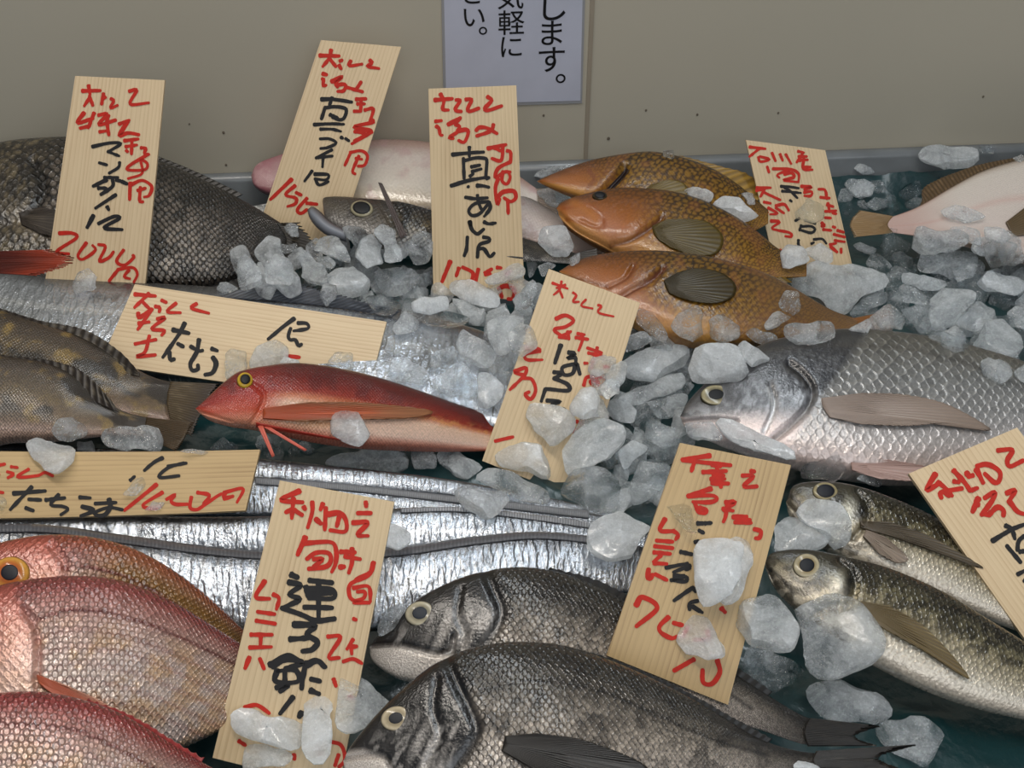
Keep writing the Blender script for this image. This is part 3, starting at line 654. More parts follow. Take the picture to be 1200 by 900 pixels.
f = Fish('ribbon_fish', 'nearest and broadest silver ribbon fish, directly behind the dark sea breams', 'fish',
    [(-200, 640), (-80, 622), (0, 617), (60, 619), (150, 632), (240, 644), (310, 650), (380, 650), (450, 647), (500, 640), (560, 632), (620, 627), (680, 629), (740, 638), (800, 658)],
    [(-200, 700), (-80, 712), (0, 720), (60, 726), (150, 738), (240, 744), (310, 744), (380, 742), (450, 738), (500, 732), (560, 722), (620, 712), (680, 703), (740, 694), (800, 688)],
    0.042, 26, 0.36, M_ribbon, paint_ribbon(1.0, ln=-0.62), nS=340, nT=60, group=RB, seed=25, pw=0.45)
f.fin('dorsal_fin', [(-20, 625), (60, 625), (150, 638), (300, 655), (450, 653), (560, 638), (640, 632), (740, 644)], [(-20, 616), (60, 617), (150, 629), (300, 647), (450, 644), (560, 630), (640, 625), (740, 636)], 170, raycol((88, 88, 92), (66, 66, 70), (110, 112, 116)), lift=0.002, na=6, ridge=0.0002)
# --- brown mottled fish, tails to the right
M_brown = fishmat('brown_mottled_skin', 330, 290, edge=0.55, mid=1.2, bump=0.35, spark=0.5, wr=0.22)
def paint_brown(top, bl):
    def p(c):
        col = grad(-c.v, [(-1, (38, 30, 24)), (-0.6, (66, 54, 42)), (0, (92, 76, 52)), (0.6, (112, 92, 70)), (0.85, (150, 124, 108)), (1, (168, 140, 124))])
        bl_ = sstep(0.46, 0.56, fbm(np.c_[c.L * 34 + top, c.v * 1.6], 31 + top, 3)); col = mix(col, lin((30, 23, 16)), 0.85 * bl_ * sstep(-0.9, -0.3, c.v))
        col = mix(col, lin((130, 106, 56)), 0.8 * sstep(0.52, 0.66, c.N) * (1 - bl_))
        return col, 0.05, 0.9, 0.3
    return p
f = Fish('brown_mottled_fish', 'rear brown mottled fish at the left edge, its tail by the gurnard snout', 'fish',
    [(-300, 400), (-250, 350), (-150, 338), (-60, 350), (0, 368), (40, 381), (90, 396), (130, 415), (165, 436), (190, 446), (212, 449)],
    [(-300, 400), (-260, 460), (-150, 488), (-60, 492), (0, 490), (60, 490), (110, 489), (150, 489), (175, 491), (195, 495), (212, 496)],
    0.055, 20, 0.42, M_brown, paint_brown(2, 0), nS=220, nT=84, seed=33, group=None)
f.fin('dorsal_fin', [(-80, 352), (0, 374), (50, 392), (100, 410), (150, 438), (164, 441)], [(-80, 340), (0, 363), (50, 378), (100, 388), (140, 412), (164, 438)], 26, raycol((46, 38, 30), (22, 18, 15), (120, 110, 92)), jag=0.08, lift=0.003, drape=False, off=0.004)
f.fin('tail_fin', [(200, 448), (196, 470), (200, 496)], [(258, 452), (240, 482), (226, 513)], 20, raycol((90, 74, 50), (44, 36, 26), (150, 132, 104), (60, 50, 42)), jag=0.10, lift=0.002, drape=False, off=0.008)
f = Fish('brown_mottled_fish', 'brown mottled fish at the left edge, the front one above the lower horizontal tag', 'fish',
    [(-300, 470), (-250, 420), (-150, 402), (-60, 408), (0, 420), (50, 427), (85, 440), (115, 462), (140, 480), (165, 488), (185, 491)],
    [(-300, 470), (-260, 530), (-150, 556), (-60, 540), (0, 518), (50, 516), (90, 513), (130, 510), (150, 509), (165, 511), (185, 514)],
    0.06, 22, 0.42, M_brown, paint_brown(5, 0), nS=220, nT=84, seed=34)
f.fin('dorsal_fin', [(-60, 412), (0, 426), (60, 442), (100, 466), (140, 484)], [(-60, 402), (0, 417), (60, 424), (100, 438), (130, 470)], 22, raycol((44, 36, 29), (20, 16, 13), (110, 100, 84)), jag=0.08, lift=0.003, drape=False, off=0.004)
f.fin('tail_fin', [(172, 490), (170, 502), (172, 514)], [(228, 497), (220, 514), (208, 530)], 16, raycol((84, 66, 42), (44, 34, 24), (130, 108, 78)), jag=0.10, lift=0.002, drape=False, off=0.008)
# --- red gurnard
M_gurn = fishmat('gurnard_skin', 500, 450, edge=0.8, mid=1.05, bump=0.5, wet=1.0, spec=0.3, coat=0.55, spark=0.15, wr=0.14)
def paint_gurn(c):
    col = grad(-c.v, [(-1, (64, 12, 8)), (-0.45, (104, 22, 13)), (-0.05, (146, 44, 26)), (0.12, (200, 122, 84)), (0.3, (224, 186, 160)), (0.8, (226, 192, 172)), (1, (206, 120, 96))])
    hd = sstep(345, 300, c.X); hcol = grad(-c.v, [(-1, (110, 22, 14)), (0, (160, 42, 26)), (0.6, (190, 74, 46)), (1, (220, 150, 120))])
    col = mix(col, hcol, hd)
    col = mix(col, lin((80, 16, 12)), 0.6 * sstep(0.5, 0.68, c.N) * sstep(-0.2, 0.3, c.v))
    col = mix(col, lin((214, 148, 84)), 0.6 * sstep(0.5, 0.62, c.n2) * np.exp(-((c.v + 0.1) / 0.2) ** 2) * sstep(480, 520, c.X))
    col = mix(col, lin((216, 140, 60)), 0.7 * blob(c, 365, 494, 40, 9, 6))
    return col, 0.0, 0.4, 0.22
f = Fish('red_gurnard', 'red gurnard with a pointed snout and leg-like feelers below the upper horizontal tag', 'fish',
    [(229, 479), (245, 465), (262, 450), (280, 438), (310, 432), (350, 429), (400, 436), (450, 448), (500, 464), (540, 477), (575, 488), (600, 495)],
    [(229, 479), (245, 491), (270, 498), (295, 501), (330, 508), (370, 516), (420, 523), (470, 526), (530, 528), (575, 528), (600, 525)],
    0.05, 24, 0.55, M_gurn, paint_gurn, roll=17, nS=260, nT=96, grooves=[([(232, 482), (250, 487), (272, 494)], 1.8, 0.0015), ([(296, 448), (310, 462), (302, 484), (292, 498)], 2.5, 0.002)], seed=41)
f.fin('pectoral_fin', [(308, 480), (308, 491)], [(360, 474), (430, 475), (505, 484), (480, 492), (420, 494), (350, 496)], 18, raycol((196, 92, 44), (128, 44, 24), (220, 150, 100), (140, 92, 60)), lift=0.004, na=40)
f.fin('pelvic_fin', [(300, 496), (300, 501)], [(420, 521), (395, 517)], 5, raycol((196, 70, 48), (150, 40, 30)), lift=0.003, na=24)
for q in ([(305, 500), (311, 516), (320, 536)], [(312, 501), (330, 512), (358, 529)]):
    w = cr(q, 14); f.fin('feeler', [tuple(w[0] + (-3, 0)), tuple(w[0] + (3, -1))], [tuple(w[-1] + (-1.5, 1)), tuple(w[-1] + (1.5, -1))], 1, raycol((214, 110, 90), (190, 80, 66)), lift=0.002, drape=False, off=0.006, na=10, nb=6)
f.fin('dorsal_fin', [(320, 434), (400, 440), (480, 460), (560, 485)], [(330, 428), (410, 436), (490, 459), (560, 482)], 24, raycol((70, 20, 14), (40, 12, 10)), jag=0.2, drape=False)
f.fin('tail_fin', [(594, 496), (595, 523)], [(620, 500), (621, 532)], 12, raycol((150, 60, 40), (100, 36, 26)), drape=False)
f.eye((287, 446), 9.5, 9.5, 0, (196, 160, 50), (120, 90, 30), (6, 6, 8), pr=0.62, h=0.5)
# --- silver sea bream, right
M_silver = fishmat('silver_bream_skin', 155, 122, edge=1.32, mid=0.84, bump=0.42, coat=0.6, jitter=0.42, spark=0.35, wr=0.18, dirn=0.9)
def paint_silver(c):
    col = grad(-c.v, [(-1, (74, 72, 66)), (-0.7, (112, 110, 104)), (-0.2, (138, 138, 136)), (0.3, (164, 162, 160)), (0.65, (196, 188, 184)), (1, (206, 184, 176))])
    hd = sstep(8, -8, c.X - 960 + 0.7 * (c.Y - 470))
    hcol = grad(-c.v, [(-1, (44, 44, 43)), (-0.3, (84, 84, 86)), (0.25, (140, 142, 146)), (0.6, (206, 190, 186)), (1, (214, 196, 192))])
    hcol = mix(hcol, lin((46, 46, 48)), 0.7 * sstep(0.48, 0.6, fbm(np.c_[c.X / 12, c.Y / 10], 17, 4)) * sstep(0.6, 0.1, -c.v))
    worm = sstep(0.45, 0.58, vnoise(np.c_[c.X / 3.2 + c.Y / 9, c.Y / 4.5], 7)); hcol = mix(hcol, lin((48, 48, 52)), 0.85 * worm * sstep(-0.6, 0.0, c.v) * sstep(845, 865, c.X))
    col = mix(col, hcol, hd)
    col = mix(col, lin((20, 19, 20)), 0.9 * line(c, [(928, 428), (940, 436), (950, 448)], 7))
    col = mix(col, lin((88, 84, 80)), 0.8 * line(c, [(955, 462), (945, 480), (925, 500), (905, 516)], 2.5))
    col = mix(col, lin((220, 222, 224)), 0.8 * line(c, [(900, 455), (906, 475), (902, 495), (894, 505)], 2.5))
    col = mix(col, lin((70, 66, 62)), 0.5 * line(c, [(860, 415), (920, 408), (990, 404), (1070, 410), (1150, 432), (1230, 470)], 2.5))
    col = mix(col, lin((84, 80, 76)), 0.5 * line(c, [(800, 493), (830, 490), (862, 492)], 3))
    return col, 0.25, (1 - 0.95 * hd) * (0.35 + 0.65 * sstep(-0.75, 0.0, c.v)), 0.28
f = Fish('silver_sea_bream', 'large silver sea bream at the right, ice over its eye, long side fin', 'fish',
    [(797, 488), (806, 472), (825, 452), (850, 430), (880, 413), (910, 402), (950, 394), (1000, 391), (1060, 396), (1110, 404), (1160, 417), (1210, 432), (1280, 458), (1340, 475)],
    [(797, 488), (806, 502), (845, 520), (890, 535), (940, 548), (1000, 560), (1060, 565), (1120, 560), (1180, 548), (1230, 534), (1290, 514), (1340, 505)],
    0.05, 20, 0.36, M_silver, paint_silver, nS=300, nT=120,
    grooves=[([(925, 426), (942, 440), (952, 458), (945, 480), (925, 500), (905, 517)], 4, 0.003), ([(903, 452), (908, 475), (896, 505)], 3, 0.0015), ([(800, 494), (830, 491), (864, 494)], 2, 0.002)], bumps=[(975, 478, 30, 18, 0, 0.002)], seed=51)
f.fin('pectoral_fin', [(962, 468), (964, 478), (972, 490)], [(1010, 464), (1060, 466), (1110, 478), (1159, 507), (1110, 499), (1060, 502), (1010, 500)], 30, raycol((176, 160, 150), (120, 104, 92), (206, 194, 184), (140, 124, 112)), lift=0.004, na=30)
f.fin('pelvic_fin', [(996, 540), (998, 552)], [(1030, 540), (1090, 552), (1075, 566), (1030, 564)], 14, raycol((190, 160, 152), (150, 122, 112)), lift=0.004, drape=False, off=0.012)
f.fin('tail_fin', [(1330, 472), (1336, 490), (1330, 508)], [(1400, 440), (1385, 495), (1400, 550)], 16, raycol((90, 88, 84), (60, 58, 56)), drape=False)
f.eye((839, 463), 18, 12, 0, (160, 150, 118), (110, 104, 84), (8, 9, 12), pr=0.5, h=0.12)
# --- horse mackerel, right
M_mack = fishmat('horse_mackerel_skin', 380, 230, edge=0.42, mid=1.15, bump=0.5, coat=0.7, jitter=0.55, spark=0.5, wr=0.28, dirn=0.4)
def paint_mack(hx, hy, eye, seed):
    def p(c):
        col = grad(-c.v, [(-1, (30, 30, 24)), (-0.75, (58, 54, 42)), (-0.4, (112, 104, 78)), (-0.05, (158, 146, 116)), (0.25, (190, 178, 152)), (0.6, (206, 196, 178)), (1, (196, 182, 164))])
        col = mix(col, lin((40, 35, 25)), 0.75 * sstep(0.48, 0.58, fbm(np.c_[c.L * 230, c.v * 7], seed, 3)) * sstep(-0.15, 0.25, c.v))
        hd = sstep(8, -8, c.X - hx - 0.15 * (c.Y - hy))
        hcol = grad(-c.v, [(-1, (34, 32, 26)), (-0.3, (84, 78, 60)), (0.2, (150, 138, 112)), (1, (200, 188, 168))])
        hcol = mix(hcol, lin((44, 38, 28)), 0.7 * sstep(0.48, 0.6, fbm(np.c_[c.X / 11, c.Y / 9], seed + 3, 4)))
        hcol = mix(hcol, lin((30, 27, 22)), 0.85 * line(c, [(eye[0] - 46, eye[1] + 1), (eye[0] - 30, eye[1] + 14), (eye[0] - 16, eye[1] + 32)], 2.5))
        hcol = mix(hcol, lin((214, 208, 190)), 0.7 * blob(c, hx - 17, hy + 2, 9, 13, 10))
        col = mix(col, hcol, hd)
        col = mix(col, lin((12, 12, 12)), 0.95 * blob(c, hx - 1, hy - 2, 8, 17, 12))
        col = mix(col, lin((34, 32, 28)), 0.7 * np.exp(-((np.hypot((c.X - eye[0]) / 1.0, (c.Y - eye[1])) - 20) / 4) ** 2) * sstep(-4, 8, c.Y - eye[1]))
        return col, 0.3, (1 - hd) * sstep(-0.75, 0.0, c.v) * 0.8 + 0.1 * (1 - hd), 0.26
    return p
MK = 'horse mackerel at the right'
f = Fish('horse_mackerel', 'horse mackerel, the rear of two, its head under a cloudy ice chunk', 'fish',
    [(921, 588), (930, 570), (960, 566), (1000, 571), (1050, 588), (1100, 611), (1140, 638), (1180, 670), (1230, 712), (1280, 748)],
    [(921, 588), (928, 608), (950, 632), (990, 656), (1040, 678), (1090, 698), (1140, 718), (1180, 734), (1230, 752), (1280, 762)],
    0.04, 24, 0.44, M_mack, paint_mack(1012, 598, (967, 576), 61), group=MK, grooves=[([(1005, 575), (1018, 592), (1016, 612), (1000, 630)], 3.5, 0.003), ([(924, 590), (936, 604), (946, 618)], 2, 0.002)], seed=61, nS=220)
f.fin('pectoral_fin', [(1008, 612), (1008, 619)], [(1040, 614), (1090, 632), (1150, 668), (1095, 648), (1045, 630)], 16, raycol((96, 84, 66), (54, 46, 36), (150, 134, 108)), lift=0.004, na=30)
f.fin('pelvic_fin', [(1014, 622), (1011, 629)], [(1036, 632), (1062, 656), (1050, 662), (1030, 652)], 12, raycol((150, 134, 118), (104, 90, 78), (190, 176, 160)), lift=0.004)
f.fin('tail_fin', [(1270, 744), (1272, 764)], [(1330, 740), (1325, 800)], 12, raycol((80, 72, 50), (50, 44, 32)), drape=False)
f.eye((967, 576), 15, 11, 4, (150, 138, 104), (60, 64, 76), (10, 14, 24), pr=0.7, h=0.2)
f = Fish('horse_mackerel', 'horse mackerel, the front of two, big-eyed, lying on the teal sheet at lower right', 'fish',
    [(896, 658), (906, 648), (940, 645), (980, 652), (1040, 668), (1100, 694), (1150, 724), (1200, 755), (1260, 796), (1320, 830)],
    [(896, 658), (904, 682), (925, 708), (960, 738), (1000, 764), (1035, 784), (1080, 806), (1130, 825), (1180, 838), (1260, 854), (1320, 852)],
    0.045, 24, 0.44, M_mack, paint_mack(998, 683, (945, 663), 62), group=MK, grooves=[([(985, 656), (1000, 672), (1002, 694), (990, 722)], 4, 0.003), ([(898, 662), (912, 690), (928, 706)], 2.2, 0.0025)], bumps=[(985, 685, 10, 14, 0, 0.0015)], seed=62, nS=260, nT=96)
f.fin('pectoral_fin', [(1008, 706), (1010, 722)], [(1040, 712), (1085, 740), (1134, 797), (1090, 770), (1040, 742)], 22, raycol((120, 102, 66), (66, 54, 34), (164, 146, 104)), lift=0.004, na=36)
f.fin('tail_fin', [(1310, 828), (1312, 852)], [(1370, 820), (1368, 890)], 12, raycol((80, 72, 50), (50, 44, 32)), drape=False)
f.eye((945, 663), 16, 14.5, 0, (184, 172, 142), (150, 132, 96), (8, 12, 22), pr=0.55, h=0.2)
# --- red sea bream, lower left
M_red = fishmat('red_bream_skin', 262, 215, edge=1.30, mid=0.84, bump=0.7, coat=0.8, jitter=0.18, spark=0.35, wr=0.16, saw=0.9, dirn=0.5)
def paint_red(lat, tone=0.0, gill=None, yellow=0.0, dorsal=(150, 66, 60)):
    def p(c):
        col = grad(-c.v, [(-1, np.array(dorsal) * 0.85), (-0.86, dorsal), (-0.66, (184, 128, 118)), (-0.35, (208, 174, 160)), (0.1, (222, 198, 184)), (0.6, (222, 202, 190)), (1, (212, 188, 178))])
        if yellow:
            col = mix(col, lin((150, 104, 40)), yellow * np.exp(-((c.v - 0.5) / 0.33) ** 2) * sstep(80, 150, c.X))
            col = mix(col, lin((54, 44, 34)), yellow * 0.85 * sstep(0.45, 0.6, fbm(np.c_[c.L * 60, c.v * 5], 3, 3)) * np.exp(-((c.v - 0.15) / 0.2) ** 2) * sstep(100, 150, c.X))
        col = mix(col, lin((214, 168, 112)), 0.6 * sstep(0.44, 0.62, c.N) * sstep(0.6, 0.1, c.v))
        col = mix(col, lin((112, 44, 42)), 0.9 * line(c, lat, 2.4))
        for k in range(1, 6):
            q = ADD(lat, float) + ADD([0, 20 * k + 3]); col = mix(col, lin((150, 88, 84)), 0.42 * line(c, q, 3.0))
        sc = 1.0
        if gill is not None:
            hd = sstep(10, -10, c.X - np.interp(c.Y, [g[1] for g in gill], [g[0] for g in gill]))
            hc = grad(-c.v, [(-1, (150, 62, 48)), (-0.5, (176, 92, 72)), (-0.1, (208, 152, 132)), (0.3, (220, 184, 168)), (1, (216, 186, 172))])
            col = mix(col, hc, 0.7 * hd); sc = 1 - 0.85 * hd
            col = mix(col, lin((150, 84, 76)), 0.5 * line(c, gill, 3))
        return col, 0.35, sc, 0.27
    return p
RD = 'red sea breams at the lower left'
f = Fish('red_sea_bream', 'rearmost red sea bream at the lower left, its orange-ringed eye showing', 'fish',
    [(-90, 700), (-60, 668), (-20, 645), (20, 634), (60, 629), (105, 631), (150, 642), (190, 661), (230, 688), (260, 714), (290, 742), (330, 772)],
    [(-90, 700), (-70, 740), (-20, 780), (40, 800), (100, 806), (160, 806), (220, 802), (270, 796), (300, 792), (330, 790)],
    0.062, 24, 0.34, M_red, paint_red([(60, 665), (110, 666), (160, 682), (210, 712), (260, 752)], yellow=1.0, gill=[(62, 630), (78, 660), (72, 690), (60, 740)], dorsal=(158, 74, 48)), group=RD, roll=6, nS=260, nT=110,
    grooves=[([(60, 640), (76, 660), (72, 690)], 4, 0.002)], seed=71)
f.eye((13, 673), 23, 21, -8, (206, 150, 66), (176, 96, 48), (26, 26, 34), pr=0.44, h=0.35)
f = Fish('red_sea_bream', 'middle red sea bream at the lower left, broadside with a pink flank and orange fin', 'fish',
    [(-150, 800), (-120, 755), (-70, 718), (-20, 695), (30, 683), (80, 678), (125, 680), (165, 690), (210, 711), (250, 735), (285, 757), (320, 780), (350, 796)],
    [(-150, 800), (-130, 840), (-80, 872), (-20, 892), (40, 902), (100, 903), (150, 894), (200, 880), (240, 864), (275, 845), (305, 826), (330, 818), (350, 814)],
    0.07, 22, 0.34, M_red, paint_red([(42, 727), (75, 716), (120, 717), (170, 730), (220, 751), (275, 778), (330, 803)], gill=[(20, 700), (38, 728), (46, 760), (44, 800), (20, 860)], dorsal=(150, 70, 66)), group=RD, roll=8, nS=330, nT=140,
    grooves=[([(30, 715), (42, 735), (45, 770), (42, 800)], 4, 0.003)], bumps=[(15, 770, 24, 45, 10, 0.002)], seed=72)
f.fin('pectoral_fin', [(44, 792), (46, 800), (52, 806)], [(80, 806), (130, 830), (190, 872), (140, 860), (96, 838)], 20, raycol((206, 116, 84), (170, 80, 58), (220, 160, 130), (206, 150, 126)), lift=0.004, na=34)
f = Fish('red_sea_bream', 'nearest red sea bream, cut by the bottom left corner, with small dorsal spines', 'fish',
    [(-170, 920), (-130, 868), (-80, 838), (-30, 820), (20, 813), (60, 814), (100, 822), (140, 836), (175, 855), (205, 874), (235, 892), (270, 912), (300, 926)],
    [(-170, 920), (-150, 970), (-90, 1015), (-20, 1040), (50, 1045), (110, 1030), (170, 1005), (220, 978), (260, 958), (300, 945)],
    0.085, 20, 0.34, M_red, paint_red([(-20, 848), (40, 848), (90, 856), (140, 878), (190, 906), (240, 930)], dorsal=(156, 62, 60)), group=RD, nS=300, nT=120, seed=73)
f.fin('dorsal_fin', [(100, 826), (150, 845), (190, 868), (235, 896)], [(105, 819), (158, 839), (205, 868), (240, 888)], 14, raycol((166, 66, 62), (120, 40, 42), (200, 120, 110)), jag=0.35, drape=False)
# --- dark sea bream, lower middle
M_black = fishmat('black_bream_skin', 330, 270, edge=0.08, mid=1.2, bump=0.5, coat=0.6, jitter=0.34, spark=0.75, wr=0.4, saw=0.9, dirn=0.75)
def paint_black(lat, gill, eye, lip, seed):
    gx = [g[0] for g in gill]; gy = [g[1] for g in gill]
    def p(c):
        col = grad(-c.v, [(-1, (30, 28, 25)), (-0.7, (58, 54, 48)), (-0.45, (92, 85, 76)), (-0.1, (146, 135, 122)), (0.4, (170, 158, 146)), (1, (172, 160, 150))])
        col = mix(col, lin((40, 36, 33)), 0.6 * sstep(0.5, 0.62, c.N) * sstep(-0.8, 0, c.v))
        col = mix(col, lin((24, 22, 20)), sstep(0.8, 0.97, c.s) * 0.8)
        col = mix(col, lin((18, 16, 16)), 0.75 * line(c, lat, 2.6))
        hd = sstep(7, -7, c.X - np.interp(c.Y, gy, gx))
        hcol = mix(np.tile(lin((22, 20, 20)), (len(c.X), 1)), lin((140, 135, 130)), 0.75 * sstep(0.50, 0.62, fbm(np.c_[c.X / 9 + c.Y / 22, c.Y / 15], seed, 4)) * sstep(0.7, 0.1, c.v))
        col = mix(col, hcol, hd)
        # cheek: rippled silver patch
        ck = blob(c, eye[0] + 32, eye[1] + 32, 20, 34, -28); rp = 0.5 + 0.5 * np.sin((c.X * 0.9 + c.Y * 0.45) / 2.6 + 3 * c.N)
        col = mix(col, lin((160, 154, 148)) , 0.85 * ck * rp)
        col = mix(col, lin((10, 9, 10)), 0.9 * line(c, gill, 9))
        col = mix(col, lin((9, 8, 9)), 0.9 * np.clip(blob(c, gx[1] + 4, gy[1] + 2, 15, 17) + blob(c, gx[2] - 22, gy[2] - 12, 8, 22, 12), 0, 1))
        wl = poly(c, lip, 5); col = mix(col, lin((206, 196, 186)), 0.92 * wl)
        col = mix(col, lin((14, 13, 13)), 0.75 * np.exp(-((np.hypot(c.X - eye[0], c.Y - eye[1]) - eye[2] - 3) / 3.5) ** 2))
        return col, 0.2, (1 - hd) * sstep(-1, 9, c.X - np.interp(c.Y, gy, gx) - 6), 0.27
    return p
BK = 'dark sea breams at the front'
gill = [(566, 660), (578, 690), (588, 715), (580, 740), (560, 765), (545, 785)]
f = Fish('dark_sea_bream', 'rear dark sea bream with a white lower jaw, just behind the front bream', 'fish',
    [(433, 758), (446, 742), (470, 719), (500, 697), (540, 679), (580, 669), (620, 667), (660, 674), (700, 689), (740, 710), (780, 737), (825, 766), (870, 796), (905, 818), (935, 836), (960, 846)],
    [(433, 758), (437, 775), (462, 793), (490, 802), (530, 822), (580, 840), (640, 850), (700, 852), (760, 850), (810, 848), (850, 848), (885, 854), (915, 864), (940, 872), (960, 874)],
    0.05, 24, 0.34, M_black, paint_black([(588, 694), (640, 697), (690, 712), (740, 736), (800, 775), (880, 830)], gill, (492, 719, 17), [(425, 757), (470, 757), (505, 765), (530, 768), (522, 785), (500, 806), (450, 800), (425, 780)], 5), group=BK, nS=330, nT=130,
    grooves=[(gill, 7, 0.002), ([(435, 757), (470, 756), (508, 766), (528, 762), (532, 745)], 2.4, 0.003), ([(540, 690), (536, 720), (545, 745), (530, 765)], 5, 0.0012)], seed=81)
f.fin('tail_fin', [(948, 842), (942, 858), (946, 874)], [(1030, 852), (1005, 864), (1026, 874)], 20, raycol((46, 42, 38), (11, 10, 9), (124, 112, 98)), jag=0.2, ridge=0.0016, drape=False, off=0.004, na=28)
f.fin('dorsal_fin', [(640, 672), (700, 690), (760, 724), (840, 777), (900, 816)], [(645, 665), (705, 682), (768, 718), (850, 772), (905, 811)], 26, raycol((28, 26, 24), (12, 11, 11)), jag=0.2, drape=False)
f.eye((492, 719), 17.5, 14.5, -12, (186, 176, 150), (140, 132, 112), (30, 36, 46), pr=0.5, h=0.18)
gill = [(525, 775), (536, 800), (552, 832), (560, 855), (548, 880), (530, 905)]
f = Fish('dark_sea_bream', 'front dark sea bream, the nearest fish at the bottom centre', 'fish',
    [(402, 892), (412, 874), (440, 840), (472, 809), (505, 783), (545, 764), (585, 756), (625, 755), (665, 760), (712, 775), (760, 795), (810, 820), (850, 843), (890, 866), (930, 879), (968, 884)],
    [(402, 892), (408, 908), (440, 940), (500, 970), (580, 990), (660, 992), (740, 980), (810, 958), (870, 930), (920, 908), (945, 900), (968, 898)],
    0.07, 22, 0.34, M_black, paint_black([(562, 812), (610, 799), (660, 799), (710, 812), (770, 838), (840, 868), (900, 885)], gill, (464, 842, 17), [(398, 882), (425, 879), (450, 887), (460, 905), (440, 925), (398, 905)], 9), group=BK, nS=380, nT=150,
    grooves=[(gill, 7, 0.002), ([(404, 890), (430, 886), (452, 890), (460, 905)], 2.4, 0.003), ([(512, 795), (508, 830), (516, 860), (500, 895)], 5, 0.0012)], bumps=[(575, 845, 14, 20, 60, 0.0015)], seed=82)
f.fin('tail_fin', [(956, 881), (952, 891), (956, 900)], [(1072, 874), (1035, 888), (1055, 902)], 22, raycol((52, 47, 42), (12, 11, 10), (140, 128, 112)), jag=0.22, ridge=0.0016, drape=False, off=0.004, na=34)
f.fin('pectoral_fin', [(592, 864), (588, 880)], [(630, 862), (690, 872), (758, 902), (730, 925), (660, 925)], 30, raycol((52, 47, 42), (24, 22, 20), (86, 78, 70)), lift=0.005, na=30)
f.fin('dorsal_fin', [(620, 760), (700, 776), (780, 808), (850, 846), (900, 871)], [(625, 752), (705, 768), (786, 801), (856, 839), (905, 866)], 30, raycol((30, 28, 25), (12, 11, 11)), jag=0.22, drape=False)
f.eye((464, 842), 18, 14.5, -14, (190, 174, 144), (150, 136, 110), (26, 28, 34), pr=0.46, h=0.18)
